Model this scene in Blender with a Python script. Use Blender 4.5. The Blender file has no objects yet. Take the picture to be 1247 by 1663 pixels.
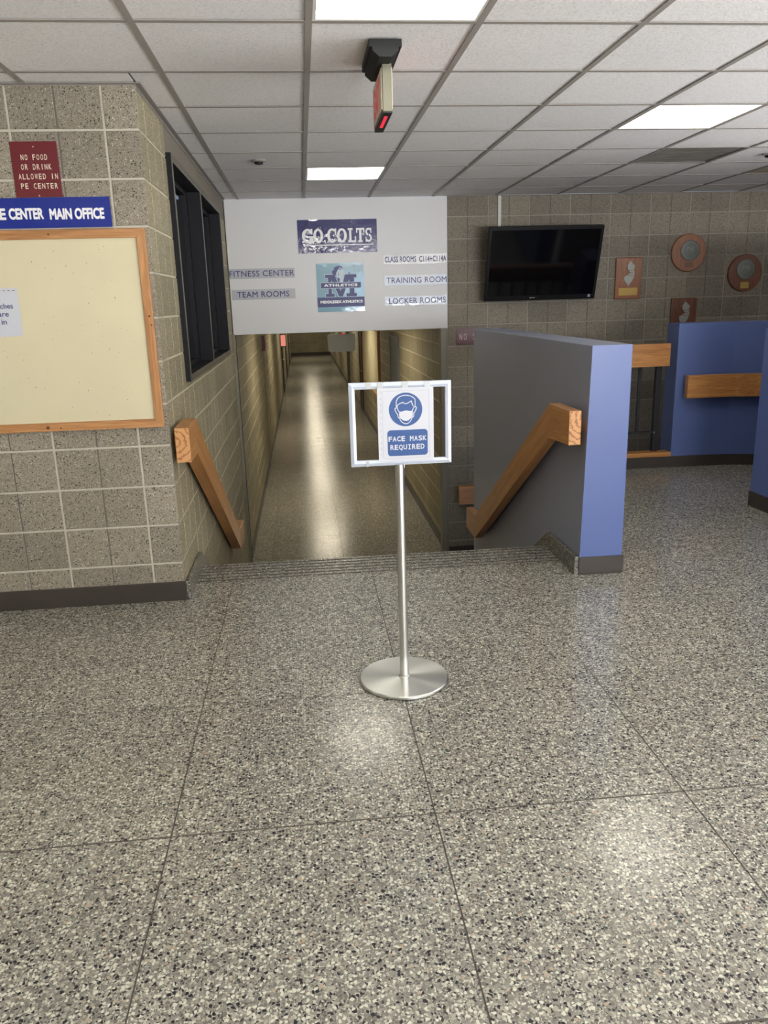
import bpy, math, random
from mathutils import Vector, Matrix
random.seed(7)
D = bpy.data
C = bpy.context.scene.collection
SC = bpy.context.scene
R = math.radians

# ------------------------------------------------------------------ camera
CAM_H = 1.4646
FPX, PITCH, YAW, ROLL = 1268.9, 0.2627, 0.0950, -0.0287
fw = Vector((math.sin(YAW) * math.cos(PITCH), math.cos(YAW) * math.cos(PITCH), -math.sin(PITCH)))
r0 = Vector((math.cos(YAW), -math.sin(YAW), 0))
u0 = r0.cross(fw)
rt = r0 * math.cos(ROLL) + u0 * math.sin(ROLL)
up = -r0 * math.sin(ROLL) + u0 * math.cos(ROLL)
cam = D.cameras.new('camera')
cam.sensor_fit = 'VERTICAL'
cam.sensor_height = 24.0
cam.lens = FPX / 1663.0 * 24.0
cam.clip_start = 0.05
cam.clip_end = 200
co = D.objects.new('camera', cam)
C.objects.link(co)
co.matrix_world = Matrix(((rt.x, up.x, -fw.x, 0), (rt.y, up.y, -fw.y, 0), (rt.z, up.z, -fw.z, CAM_H), (0, 0, 0, 1)))
SC.camera = co

# ------------------------------------------------------------------ world, exposure, lights
SC.view_settings.view_transform = 'Standard'
SC.view_settings.look = 'None'
SC.view_settings.exposure = 0.35
SC.view_settings.gamma = 1.0
SC.view_settings.use_curve_mapping = False
SC.cycles.max_bounces = 8
SC.cycles.diffuse_bounces = 4
SC.cycles.glossy_bounces = 4
SC.cycles.transmission_bounces = 4
SC.cycles.sample_clamp_indirect = 6.0
SC.cycles.caustics_reflective = False
SC.cycles.caustics_refractive = False
W = D.worlds.new('sky')
SC.world = W
W.use_nodes = True
W.node_tree.nodes['Background'].inputs[0].default_value = (0.62, 0.75, 1.0, 1)
W.node_tree.nodes['Background'].inputs[1].default_value = 0.8

LAMP = 7.6            # radiance of the main room fixtures
LAMP_CORRIDOR = 11.5   # radiance of the corridor fixtures
FILL_RIGHT = 480.0     # watts of an added fill light on the right, outside the frame
DAY = 850.0            # watts of daylight through the entrance glass behind the camera

def area_light(name, loc, rot, sx, sy, energy, color):
    l = D.lights.new(name, 'AREA')
    l.shape = 'RECTANGLE'
    l.size, l.size_y = sx, sy
    l.energy = energy
    l.color = color
    o = D.objects.new(name, l)
    o.location = loc
    o.rotation_euler = rot
    C.objects.link(o)
    return o
# sunlit ground outside throws its light upwards through the glass, so the panes are tipped up a little
area_light('daylight_ground', (3.3, -4.7, 0.9), (R(90 + 66), 0, 0), 4.4, 1.8, DAY, (1.0, 0.99, 0.98)).data.spread = R(150)
area_light('fill_right', (6.3, 0.6, 1.1), (R(90 + 48), 0, R(90)), 7.5, 1.9, FILL_RIGHT, (1.0, 0.99, 0.97)).data.spread = R(150)  # added fill from the right for ceiling and side wall, not a real window
area_light('daylight_sky', (3.3, -4.85, 1.3), (R(90), 0, 0), 4.4, 1.8, DAY * 0.10, (0.80, 0.89, 1.0))
bpy.context.view_layer.update()

# ------------------------------------------------------------------ materials
def new_mat(name):
    m = D.materials.new(name)
    m.use_nodes = True
    nt = m.node_tree
    return m, nt, nt.nodes['Principled BSDF']

def plain(name, col, rough=0.5, metal=0.0, spec=0.5, emit=None, es=0.0, bump=0.0, bscale=200.0, var=0.0, vscale=3.0, coat=0.0):
    m, nt, b = new_mat(name)
    b.inputs['Base Color'].default_value = (*col, 1)
    b.inputs['Roughness'].default_value = rough
    b.inputs['Metallic'].default_value = metal
    b.inputs['Specular IOR Level'].default_value = spec
    b.inputs['Coat Weight'].default_value = coat
    if emit:
        b.inputs['Emission Color'].default_value = (*emit, 1)
        b.inputs['Emission Strength'].default_value = es
    N, L = nt.nodes, nt.links
    if bump or var:
        g = N.new('ShaderNodeNewGeometry')
    if bump:
        n = N.new('ShaderNodeTexNoise')
        n.inputs['Scale'].default_value = bscale
        n.inputs['Detail'].default_value = 3
        L.new(g.outputs['Position'], n.inputs['Vector'])
        bp = N.new('ShaderNodeBump')
        bp.inputs['Strength'].default_value = bump
        bp.inputs['Distance'].default_value = 0.002
        L.new(n.outputs['Fac'], bp.inputs['Height'])
        L.new(bp.outputs['Normal'], b.inputs['Normal'])
    if var:
        n = N.new('ShaderNodeTexNoise')
        n.inputs['Scale'].default_value = vscale
        n.inputs['Detail'].default_value = 5
        L.new(g.outputs['Position'], n.inputs['Vector'])
        mr = N.new('ShaderNodeMapRange')
        mr.inputs['To Min'].default_value = 1 - var
        mr.inputs['To Max'].default_value = 1 + var
        L.new(n.outputs['Fac'], mr.inputs['Value'])
        mx = N.new('ShaderNodeMix')
        mx.data_type = 'RGBA'
        mx.blend_type = 'MULTIPLY'
        mx.inputs['Factor'].default_value = 1
        mx.inputs['A'].default_value = (*col, 1)
        L.new(mr.outputs['Result'], mx.inputs['B'])
        L.new(mx.outputs['Result'], b.inputs['Base Color'])
    return m

def ramp(nt, fac, stops, interp='LINEAR'):
    r = nt.nodes.new('ShaderNodeValToRGB')
    r.color_ramp.interpolation = interp
    e = r.color_ramp.elements
    while len(e) > 1:
        e.remove(e[0])
    e[0].position = stops[0][0]
    e[0].color = (*stops[0][1], 1)
    for p, c in stops[1:]:
        x = e.new(p)
        x.color = (*c, 1)
    nt.links.new(fac, r.inputs['Fac'])
    return r.outputs['Color']

def mixc(nt, fac, a, b, mode='MIX'):
    mx = nt.nodes.new('ShaderNodeMix')
    mx.data_type = 'RGBA'
    mx.blend_type = mode
    for k, v in (('Factor', fac), ('A', a), ('B', b)):
        if isinstance(v, (int, float)):
            mx.inputs[k].default_value = v
        elif isinstance(v, tuple):
            mx.inputs[k].default_value = (*v, 1)
        else:
            nt.links.new(v, mx.inputs[k])
    return mx.outputs['Result']

def vor(nt, vec, scale, rand=1.0, feature='F1'):
    v = nt.nodes.new('ShaderNodeTexVoronoi')
    v.feature = feature
    v.inputs['Scale'].default_value = scale
    v.inputs['Randomness'].default_value = rand
    nt.links.new(vec, v.inputs['Vector'])
    return v

def noise(nt, vec, scale, detail=2.0, rough=0.5):
    n = nt.nodes.new('ShaderNodeTexNoise')
    n.inputs['Scale'].default_value = scale
    n.inputs['Detail'].default_value = detail
    n.inputs['Roughness'].default_value = rough
    nt.links.new(vec, n.inputs['Vector'])
    return n

def math_n(nt, op, a, b=0.0, c=None):
    m = nt.nodes.new('ShaderNodeMath')
    m.operation = op
    for i, v in enumerate((a, b) if c is None else (a, b, c)):
        if isinstance(v, (int, float)):
            m.inputs[i].default_value = v
        else:
            nt.links.new(v, m.inputs[i])
    return m.outputs[0]

def warped(nt, amount, scale):
    g = nt.nodes.new('ShaderNodeNewGeometry')
    n = noise(nt, g.outputs['Position'], scale, 2)
    s = nt.nodes.new('ShaderNodeVectorMath')
    s.operation = 'SCALE'
    s.inputs['Scale'].default_value = amount
    nt.links.new(n.outputs['Color'], s.inputs[0])
    a = nt.nodes.new('ShaderNodeVectorMath')
    a.operation = 'ADD'
    nt.links.new(g.outputs['Position'], a.inputs[0])
    nt.links.new(s.outputs[0], a.inputs[1])
    return g.outputs['Position'], a.outputs[0]

def terrazzo(name, gain=1.0, rough=0.22, dark=0.155):
    m, nt, b = new_mat(name)
    pos, vec = warped(nt, 0.012, 70)
    v1 = vor(nt, vec, 104)
    v2 = vor(nt, vec, 235)
    sep = nt.nodes.new('ShaderNodeSeparateColor')
    nt.links.new(v1.outputs['Color'], sep.inputs[0])
    g = gain
    big = ramp(nt, sep.outputs[0], [(0.0, (0.022 * g, 0.021 * g, 0.026 * g)), (dark, (0.160 * g, 0.150 * g, 0.129 * g)),
                                     (0.34, (0.250 * g, 0.238 * g, 0.203 * g)), (0.55, (0.360 * g, 0.345 * g, 0.282 * g)),
                                     (0.74, (0.600 * g, 0.587 * g, 0.485 * g)), (0.97, (0.420 * g, 0.319 * g, 0.228 * g))], 'CONSTANT')
    sep2 = nt.nodes.new('ShaderNodeSeparateColor')
    nt.links.new(v2.outputs['Color'], sep2.inputs[0])
    small = ramp(nt, sep2.outputs[1], [(0.0, (0.050 * g, 0.046 * g, 0.045 * g)), (0.13, (0.190 * g, 0.181 * g, 0.158 * g)),
                                        (0.5, (0.260 * g, 0.247 * g, 0.210 * g)), (0.8, (0.480 * g, 0.468 * g, 0.386 * g))], 'CONSTANT')
    edge = math_n(nt, 'GREATER_THAN', v1.outputs['Distance'], 0.47)
    col = mixc(nt, edge, big, small)
    n = noise(nt, pos, 1.3, 3)
    mr = nt.nodes.new('ShaderNodeMapRange')
    mr.inputs['To Min'].default_value = 0.9
    mr.inputs['To Max'].default_value = 1.1
    nt.links.new(n.outputs['Fac'], mr.inputs['Value'])
    oi = nt.nodes.new('ShaderNodeObjectInfo')
    rr = math_n(nt, 'MULTIPLY_ADD', oi.outputs['Random'], 0.08, 0.96)
    k = math_n(nt, 'MULTIPLY', mr.outputs['Result'], rr)
    col = mixc(nt, 1.0, col, k, 'MULTIPLY')
    nt.links.new(col, b.inputs['Base Color'])
    n2 = noise(nt, pos, 6, 4)
    mr2 = nt.nodes.new('ShaderNodeMapRange')
    mr2.inputs['To Min'].default_value = rough - 0.05
    mr2.inputs['To Max'].default_value = rough + 0.05
    nt.links.new(n2.outputs['Fac'], mr2.inputs['Value'])
    nt.links.new(mr2.outputs['Result'], b.inputs['Roughness'])
    b.inputs['Specular IOR Level'].default_value = 0.5
    return m

def block_mat(name, base, dark, light, bump=0.5):
    """ground-face concrete block: fine matrix with small dark and pale aggregate and pits"""
    m, nt, b = new_mat(name)
    pos, vec = warped(nt, 0.01, 60)
    v = vor(nt, vec, 135)
    sep = nt.nodes.new('ShaderNodeSeparateColor')
    nt.links.new(v.outputs['Color'], sep.inputs[0])
    col = ramp(nt, sep.outputs[0], [(0.0, dark), (0.12, tuple(x * 0.72 for x in base)), (0.3, base),
                                    (0.72, tuple(x * 1.22 for x in base)), (0.93, light)], 'CONSTANT')
    v2 = vor(nt, vec, 380)
    sep2 = nt.nodes.new('ShaderNodeSeparateColor')
    nt.links.new(v2.outputs['Color'], sep2.inputs[0])
    col2 = ramp(nt, sep2.outputs[1], [(0.0, tuple(x * 0.5 for x in base)), (0.2, tuple(x * 0.9 for x in base)), (0.75, tuple(x * 1.35 for x in base))], 'CONSTANT')
    edge = math_n(nt, 'GREATER_THAN', v.outputs['Distance'], 0.42)
    col = mixc(nt, edge, col, col2)
    oi = nt.nodes.new('ShaderNodeObjectInfo')
    rr = math_n(nt, 'MULTIPLY_ADD', oi.outputs['Random'], 0.26, 0.87)
    n = noise(nt, pos, 2.2, 3)
    rr = math_n(nt, 'MULTIPLY', rr, math_n(nt, 'MULTIPLY_ADD', n.outputs['Fac'], 0.3, 0.85))
    col = mixc(nt, 1.0, col, rr, 'MULTIPLY')
    nt.links.new(col, b.inputs['Base Color'])
    bp = nt.nodes.new('ShaderNodeBump')
    bp.inputs['Strength'].default_value = bump
    bp.inputs['Distance'].default_value = 0.002
    n3 = noise(nt, pos, 260, 3)
    nt.links.new(n3.outputs['Fac'], bp.inputs['Height'])
    nt.links.new(bp.outputs['Normal'], b.inputs['Normal'])
    b.inputs['Roughness'].default_value = 0.62
    b.inputs['Specular IOR Level'].default_value = 0.35
    return m

def wood(name, c1, c2, axis, rough=0.38, scale=1.0, end=False):
    """grain runs along `axis` of the world"""
    m, nt, b = new_mat(name)
    g = nt.nodes.new('ShaderNodeNewGeometry')
    mp = nt.nodes.new('ShaderNodeMapping')
    s = [26 * scale, 26 * scale, 26 * scale]
    s['XYZ'.index(axis)] = 1.6 * scale
    mp.inputs['Scale'].default_value = s
    nt.links.new(g.outputs['Position'], mp.inputs['Vector'])
    n = noise(nt, mp.outputs[0], 1.0, 4, 0.6)
    n2 = noise(nt, mp.outputs[0], 5.5, 2, 0.5)
    f = math_n(nt, 'ADD', math_n(nt, 'MULTIPLY', n.outputs['Fac'], 0.72), math_n(nt, 'MULTIPLY', n2.outputs['Fac'], 0.28))
    wv = math_n(nt, 'SINE', math_n(nt, 'MULTIPLY', n.outputs['Fac'], 46.0))
    f = math_n(nt, 'ADD', f, math_n(nt, 'MULTIPLY', wv, 0.07))
    col = ramp(nt, f, [(0.30, c2), (0.46, tuple((p + q) / 2 for p, q in zip(c1, c2))), (0.6, c1), (0.75, tuple(min(1, x * 1.18) for x in c1))])
    nt.links.new(col, b.inputs['Base Color'])
    b.inputs['Roughness'].default_value = rough
    b.inputs['Coat Weight'].default_value = 0.15
    b.inputs['Coat Roughness'].default_value = 0.25
    return m

def endgrain(name, c1, c2, cx, cz):
    m, nt, b = new_mat(name)
    g = nt.nodes.new('ShaderNodeNewGeometry')
    mp = nt.nodes.new('ShaderNodeMapping')
    mp.inputs['Location'].default_value = (-cx, 0, -cz)
    nt.links.new(g.outputs['Position'], mp.inputs['Vector'])
    w = nt.nodes.new('ShaderNodeTexWave')
    w.wave_type = 'RINGS'
    w.rings_direction = 'Y'
    w.inputs['Scale'].default_value = 11
    w.inputs['Distortion'].default_value = 3.5
    w.inputs['Detail'].default_value = 2
    w.inputs['Detail Scale'].default_value = 6
    nt.links.new(mp.outputs[0], w.inputs['Vector'])
    col = ramp(nt, w.outputs['Fac'], [(0.0, c2), (0.35, c1), (1.0, c1)])
    nt.links.new(col, b.inputs['Base Color'])
    b.inputs['Roughness'].default_value = 0.5
    return m

def tile_mat(name, col):
    m, nt, b = new_mat(name)
    pos, vec = warped(nt, 0.03, 40)
    n = noise(nt, vec, 95, 4, 0.65)
    v = noise(nt, pos, 1.1, 2)
    f = math_n(nt, 'ADD', math_n(nt, 'MULTIPLY', n.outputs['Fac'], 0.9), math_n(nt, 'MULTIPLY', v.outputs['Fac'], 0.1))
    c = ramp(nt, f, [(0.28, tuple(x * 0.66 for x in col)), (0.42, tuple(x * 0.92 for x in col)), (0.56, col), (0.8, tuple(min(1, x * 1.08) for x in col))])
    oi = nt.nodes.new('ShaderNodeObjectInfo')
    rr = math_n(nt, 'MULTIPLY_ADD', oi.outputs['Random'], 0.07, 0.95)
    c = mixc(nt, 1.0, c, rr, 'MULTIPLY')
    nt.links.new(c, b.inputs['Base Color'])
    bp = nt.nodes.new('ShaderNodeBump')
    bp.inputs['Strength'].default_value = 0.6
    bp.inputs['Distance'].default_value = 0.004
    nt.links.new(n.outputs['Fac'], bp.inputs['Height'])
    nt.links.new(bp.outputs['Normal'], b.inputs['Normal'])
    b.inputs['Roughness'].default_value = 0.9
    b.inputs['Specular IOR Level'].default_value = 0.2
    return m

def brushed(name, col, rough, radial=False):
    m, nt, b = new_mat(name)
    b.inputs['Base Color'].default_value = (*col, 1)
    b.inputs['Metallic'].default_value = 1
    b.inputs['Roughness'].default_value = rough
    b.inputs['Anisotropic'].default_value = 0.85 if radial else 0.0
    b.inputs['Anisotropic Rotation'].default_value = 0.25 if radial else 0.0
    t = nt.nodes.new('ShaderNodeTangent')
    t.direction_type = 'RADIAL'
    t.axis = 'Z'
    nt.links.new(t.outputs[0], b.inputs['Tangent'])
    return m

M = {}
M['terrazzo'] = terrazzo('terrazzo', 0.95, 0.20)
M['terrazzo_corridor'] = terrazzo('terrazzo_corridor', 0.96, 0.22)
M['terrazzo_landing'] = terrazzo('terrazzo_landing', 0.85, 0.25)
M['terrazzo_skirt'] = terrazzo('terrazzo_skirt', 0.55, 0.25, 0.2)
M['floor_joint'] = plain('floor_joint', (0.07, 0.062, 0.052), 0.7)
M['block'] = block_mat('block_tan', (0.268, 0.236, 0.182), (0.035, 0.028, 0.024), (0.48, 0.445, 0.37))
M['block_side'] = block_mat('block_side', (0.325, 0.287, 0.190), (0.08, 0.07, 0.05), (0.50, 0.455, 0.34))
M['block_back'] = block_mat('block_back', (0.245, 0.215, 0.168), (0.035, 0.03, 0.025), (0.34, 0.31, 0.26))
M['mortar'] = plain('mortar_cream', (0.50, 0.465, 0.385), 0.9, spec=0.2, bump=0.4, bscale=150, var=0.25, vscale=9)
M['mortar_back'] = plain('mortar_grey', (0.36, 0.335, 0.285), 0.9, spec=0.2, bump=0.3, bscale=150, var=0.1, vscale=9)
M['mortar_side'] = plain('mortar_side', (0.62, 0.57, 0.42), 0.9, spec=0.2, bump=0.3, bscale=150, var=0.12, vscale=9)
M['score'] = plain('score_grout', (0.16, 0.145, 0.125), 0.9, spec=0.2)
M['lintel'] = plain('lintel_concrete', (0.20, 0.175, 0.14), 0.75, var=0.1, vscale=5, bump=0.2)
M['blue'] = plain('blue_paint', (0.095, 0.140, 0.335), 0.38, bump=0.12, bscale=120, var=0.05, vscale=4)
M['blue_sheen'] = plain('blue_paint_sheen', (0.245, 0.268, 0.350), 0.30, bump=0.12, bscale=120, var=0.06, vscale=3)  # same blue paint, with reflected sheen put into the colour of stair face and top
M['base'] = plain('vinyl_base', (0.045, 0.036, 0.030), 0.42, var=0.2, vscale=6)
M['tile'] = tile_mat('ceiling_tile', (0.88, 0.865, 0.87))
M['grid'] = plain('grid_metal', (0.33, 0.305, 0.28), 0.5)
M['angle'] = plain('wall_angle', (0.24, 0.22, 0.20), 0.5)
M['lamp'] = plain('lamp_lens', (0.9, 0.9, 0.9), 0.5, emit=(1.0, 0.96, 0.82), es=LAMP)
M['lamp_corridor'] = plain('lamp_lens_warm', (0.9, 0.9, 0.9), 0.5, emit=(1.0, 0.88, 0.67), es=LAMP_CORRIDOR)
M['white_metal'] = plain('white_metal', (0.75, 0.73, 0.68), 0.45)
M['vent'] = plain('dirty_vent', (0.15, 0.138, 0.125), 0.7, var=0.55, vscale=3.5)
M['vent2'] = plain('brown_vent', (0.23, 0.20, 0.15), 0.7, var=0.2, vscale=3.5)
M['panel'] = plain('panel_white', (0.69, 0.69, 0.70), 0.45, bump=0.1, bscale=60)
M['navy'] = plain('navy_vinyl', (0.035, 0.045, 0.20), 0.16, spec=0.6)
M['navy_ink'] = plain('navy_ink', (0.03, 0.035, 0.16), 0.4)
M['white_ink'] = plain('white_ink', (0.82, 0.82, 0.84), 0.35)
M['sky_vinyl'] = plain('light_blue_vinyl', (0.27, 0.46, 0.60), 0.3)
M['grey_ink'] = plain('grey_ink', (0.50, 0.58, 0.68), 0.4)
M['strip'] = plain('laminate_strip', (0.60, 0.61, 0.65), 0.22)
M['maroon'] = plain('maroon_plastic', (0.13, 0.012, 0.018), 0.35)
M['maroon_dark'] = plain('maroon_plastic_dark', (0.10, 0.014, 0.028), 0.4)
M['engrave'] = plain('engraving', (0.75, 0.66, 0.52), 0.6)
M['royal'] = plain('royal_vinyl', (0.012, 0.045, 0.33), 0.12, spec=0.6)
M['cork'] = plain('cream_fabric_board', (0.66, 0.60, 0.41), 0.85, spec=0.2, bump=0.35, bscale=420, var=0.06, vscale=5)
M['pin'] = plain('pin_hole', (0.16, 0.10, 0.05), 0.8)
M['oak_x'] = wood('oak_x', (0.53, 0.245, 0.075), (0.33, 0.13, 0.035), 'X')
M['oak_y'] = wood('oak_y', (0.52, 0.245, 0.078), (0.34, 0.14, 0.040), 'Y')
M['oak_z'] = wood('oak_z', (0.53, 0.245, 0.075), (0.33, 0.13, 0.035), 'Z')
M['board_x'] = wood('board_frame_x', (0.50, 0.25, 0.10), (0.33, 0.145, 0.05), 'X')
M['board_z'] = wood('board_frame_z', (0.50, 0.25, 0.10), (0.33, 0.145, 0.05), 'Z')
M['knot'] = plain('wood_knot', (0.10, 0.035, 0.012), 0.6)
M['end_l'] = endgrain('end_grain_left', (0.58, 0.29, 0.11), (0.30, 0.12, 0.04), -0.655, 0.83)
M['end_r'] = endgrain('end_grain_right', (0.58, 0.29, 0.11), (0.30, 0.12, 0.04), 1.43, 0.86)
M['walnut'] = wood('plaque_wood', (0.30, 0.11, 0.04), (0.17, 0.055, 0.02), 'Z', 0.3, 1.5)
M['walnut_d'] = wood('plaque_wood_dark', (0.17, 0.055, 0.025), (0.10, 0.03, 0.014), 'Z', 0.35, 1.5)
M['pewter'] = plain('pewter', (0.28, 0.29, 0.265), 0.45, 0.8, bump=0.5, bscale=300)
M['bronze'] = plain('dark_bronze_medal', (0.16, 0.17, 0.16), 0.5, 0.7, bump=0.8, bscale=160)
M['brass'] = plain('brass_plate', (0.42, 0.28, 0.08), 0.5, 0.5)
M['black'] = plain('black_plastic', (0.005, 0.005, 0.006), 0.4, spec=0.25)
M['screen'] = plain('tv_glass', (0.003, 0.003, 0.004), 0.08, spec=0.4)
M['black_steel'] = plain('black_steel', (0.006, 0.006, 0.008), 0.5)
M['dark_bronze'] = plain('dark_bronze_frame', (0.009, 0.009, 0.012), 0.5, spec=0.2)
M['bronze_sheen'] = plain('bronze_frame_sheen', (0.10, 0.088, 0.066), 0.45)  # same bronze, lightened to stand for grazing light on the room-facing faces
M['glass'] = None
M['alu'] = plain('frame_aluminium', (0.62, 0.68, 0.80), 0.35, 0.3)
M['steel'] = brushed('brushed_steel', (0.72, 0.72, 0.70), 0.28)
M['disc'] = brushed('spun_aluminium', (0.70, 0.70, 0.67), 0.33, True)
M['paper'] = plain('paper', (0.57, 0.585, 0.64), 0.7)
M['mask_blue'] = plain('mask_blue', (0.012, 0.066, 0.235), 0.5, var=0.06, vscale=60)
M['line'] = plain('thin_print', (0.35, 0.36, 0.42), 0.6)
M['tape'] = plain('clear_tape', (0.42, 0.44, 0.44), 0.35)
M['exit_beige'] = plain('exit_housing', (0.135, 0.130, 0.085), 0.45)
M['exit_face'] = plain('exit_face', (0.72, 0.60, 0.50), 0.4)
M['red_glow'] = plain('red_light', (0.10, 0.0, 0.005), 0.4, emit=(1.0, 0.004, 0.045), es=0.62)
M['red_letter'] = plain('red_letter', (0.6, 0.08, 0.06), 0.4, emit=(1.0, 0.10, 0.08), es=0.12)
M['exit_black'] = plain('exit_canopy', (0.011, 0.012, 0.0115), 0.6, spec=0.3)
M['grip'] = plain('grip_strip', (0.055, 0.050, 0.045), 0.9)
M['riser'] = plain('riser', (0.12, 0.11, 0.10), 0.6)
M['plaster'] = plain('plaster', (0.42, 0.38, 0.32), 0.9)
M['office'] = plain('office_dark', (0.03, 0.028, 0.025), 0.9)
M['trim_metal'] = plain('corner_guard', (0.22, 0.20, 0.155), 0.45)
M['dark_joint'] = plain('control_joint', (0.03, 0.027, 0.022), 0.8)
M['grey_sign'] = plain('grey_panel', (0.60, 0.62, 0.58), 0.35)
M['door_grey'] = plain('door_grey', (0.17, 0.19, 0.22), 0.4)
M['door_brown'] = plain('door_brown', (0.035, 0.025, 0.018), 0.5)
M['conduit'] = plain('conduit_white', (0.62, 0.61, 0.56), 0.5)
def glass_mat():
    m, nt, b = new_mat('window_glass')
    b.inputs['Base Color'].default_value = (0.75, 0.8, 0.8, 1)
    b.inputs['Roughness'].default_value = 0.02
    b.inputs['Transmission Weight'].default_value = 1
    b.inputs['IOR'].default_value = 1.45
    return m
M['glass'] = glass_mat()

# ------------------------------------------------------------------ mesh helpers
class MB:
    def __init__(s):
        s.v, s.f, s.m, s.sm = [], [], [], []
    def add(s, vs, fs, mi=0, smooth=False):
        o = len(s.v)
        s.v += [tuple(p) for p in vs]
        for f in fs:
            s.f.append([i + o for i in f])
            s.m.append(mi)
            s.sm.append(smooth)
        return s
    def box(s, x0, x1, y0, y1, z0, z1, mi=0, faces=None):
        vs = [(x, y, z) for x in (x0, x1) for y in (y0, y1) for z in (z0, z1)]
        fs = [(0, 1, 3, 2), (4, 6, 7, 5), (0, 4, 5, 1), (2, 3, 7, 6), (0, 2, 6, 4), (1, 5, 7, 3)]  # -x +x -y +y -z +z
        o = len(s.v)
        s.v += vs
        for k, f in enumerate(fs):
            s.f.append([i + o for i in f])
            s.m.append(mi if not faces or k not in faces else faces[k])
            s.sm.append(False)
        return s
    def prism(s, poly, a, b, axis='Y', mi=0, cap=None):
        """poly in the plane of the other two axes (in XYZ order), extruded a..b"""
        n = len(poly)
        def P(p, t):
            return {'X': (t, p[0], p[1]), 'Y': (p[0], t, p[1]), 'Z': (p[0], p[1], t)}[axis]
        vs = [P(p, a) for p in poly] + [P(p, b) for p in poly]
        fs = [(i, (i + 1) % n, n + (i + 1) % n, n + i) for i in range(n)]
        s.add(vs, fs, mi)
        o = len(s.v) - 2 * n
        for f in ([o + i for i in range(n)][::-1], [o + n + i for i in range(n)]):
            s.f.append(f)
            s.m.append(mi if cap is None else cap)
            s.sm.append(False)
        return s
    def lathe(s, prof, cx, cy, n=48, mi=0, axis='Z', c3=0.0):
        """prof: (radius, height) list"""
        rings = []
        vs = []
        for r, h in prof:
            rings.append(len(vs))
            for k in range(n):
                t = 2 * math.pi * k / n
                a, b = r * math.cos(t), r * math.sin(t)
                vs.append((cx + a, cy + b, h) if axis == 'Z' else (cx + a, h, cy + b))
        fs = []
        for i in range(len(prof) - 1):
            for k in range(n):
                fs.append((rings[i] + k, rings[i] + (k + 1) % n, rings[i + 1] + (k + 1) % n, rings[i + 1] + k))
        o = len(s.v)
        s.add(vs, fs, mi, True)
        s.f.append([o + k for k in range(n)][::-1]); s.m.append(mi); s.sm.append(False)
        s.f.append([o + rings[-1] + k for k in range(n)]); s.m.append(mi); s.sm.append(False)
        return s
    def mesh(s, name, mats):
        me = D.meshes.new(name)
        me.from_pydata(s.v, [], s.f)
        for m in mats:
            me.materials.append(m)
        me.polygons.foreach_set('material_index', s.m)
        me.polygons.foreach_set('use_smooth', s.sm)
        import bmesh
        bm = bmesh.new()
        bm.from_mesh(me)
        bmesh.ops.recalc_face_normals(bm, faces=bm.faces)
        bm.to_mesh(me)
        bm.free()
        if any(s.sm):
            me.set_sharp_from_angle(angle=R(30))
        return me
    def build(s, name, mats, parent=None, off=(0, 0, 0), bevel=0.0):
        if not isinstance(mats, (list, tuple)):
            mats = [mats]
        if off != (0, 0, 0):
            s.v = [(x - off[0], y - off[1], z - off[2]) for x, y, z in s.v]
        o = D.objects.new(name, s.mesh(name, mats))
        C.objects.link(o)
        if parent:
            o.parent = parent
        if bevel:
            b = o.modifiers.new('bevel', 'BEVEL')
            b.width = bevel
            b.segments = 2
            b.limit_method = 'ANGLE'
            b.angle_limit = R(40)
        return o

def thing(name, label, cat, loc=(0, 0, 0), group=None):
    o = D.objects.new(name, None)
    o.empty_display_size = 0.1
    C.objects.link(o)
    o.location = loc
    o['label'] = label
    o['category'] = cat
    if group:
        o['group'] = group
    return o

def tag(o, label, cat, group=None):
    o['label'] = label
    o['category'] = cat
    if group:
        o['group'] = group
    return o

def struct(o, label, cat):
    o['kind'] = 'structure'
    o['label'] = label
    o['category'] = cat
    return o

def part(mb, name, mats, root, bevel=0.0, label=None):
    o = mb.build(name, mats, root, tuple(root.location), bevel)
    if label:
        o['label'] = label
    return o

# ---- lettering (built from the font's outlines, as flat raised print)
def glyphs(txt, bold=0.0, spacing=1.0, extrude=0.0):
    cu = D.curves.new('t', 'FONT')
    cu.body = txt
    cu.size = 1.0
    cu.space_character = spacing
    cu.resolution_u = 3
    cu.fill_mode = 'FRONT'
    ob = D.objects.new('t', cu)
    C.objects.link(ob)
    bpy.context.view_layer.update()
    dg = bpy.context.evaluated_depsgraph_get()
    me = D.meshes.new_from_object(ob.evaluated_get(dg))
    vs = [v.co.copy() for v in me.vertices]
    fs = [tuple(p.vertices) for p in me.polygons]
    D.objects.remove(ob)
    D.curves.remove(cu)
    D.meshes.remove(me)
    if bold:   # heavier weight: the outline printed again, shifted a little to each side
        n, V0, F0 = len(vs), list(vs), list(fs)
        q = 0
        for k in range(8):
            q += 1
            d = Vector((bold * math.cos(k * math.pi / 4), bold * math.sin(k * math.pi / 4), 0.00004 * q))
            vs += [p + d for p in V0]
            fs += [tuple(i + n * q for i in f) for f in F0]
    return vs, fs

def text_fit(mb, txt, u0, u1, v0, v1, bold=0.0, spacing=1.0, y=0.0, mi=0, fn=None):
    vs, fs = glyphs(txt, bold, spacing)
    xs = [p.x for p in vs]
    zs = [p.y for p in vs]
    a, b, c, d = min(xs), max(xs), min(zs), max(zs)
    fn = fn or (lambda u, v, w: (u, y - w, v))
    mb.add([fn(u0 + (p.x - a) / (b - a) * (u1 - u0), v0 + (p.y - c) / (d - c) * (v1 - v0), p.z) for p in vs], fs, mi)

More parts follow.
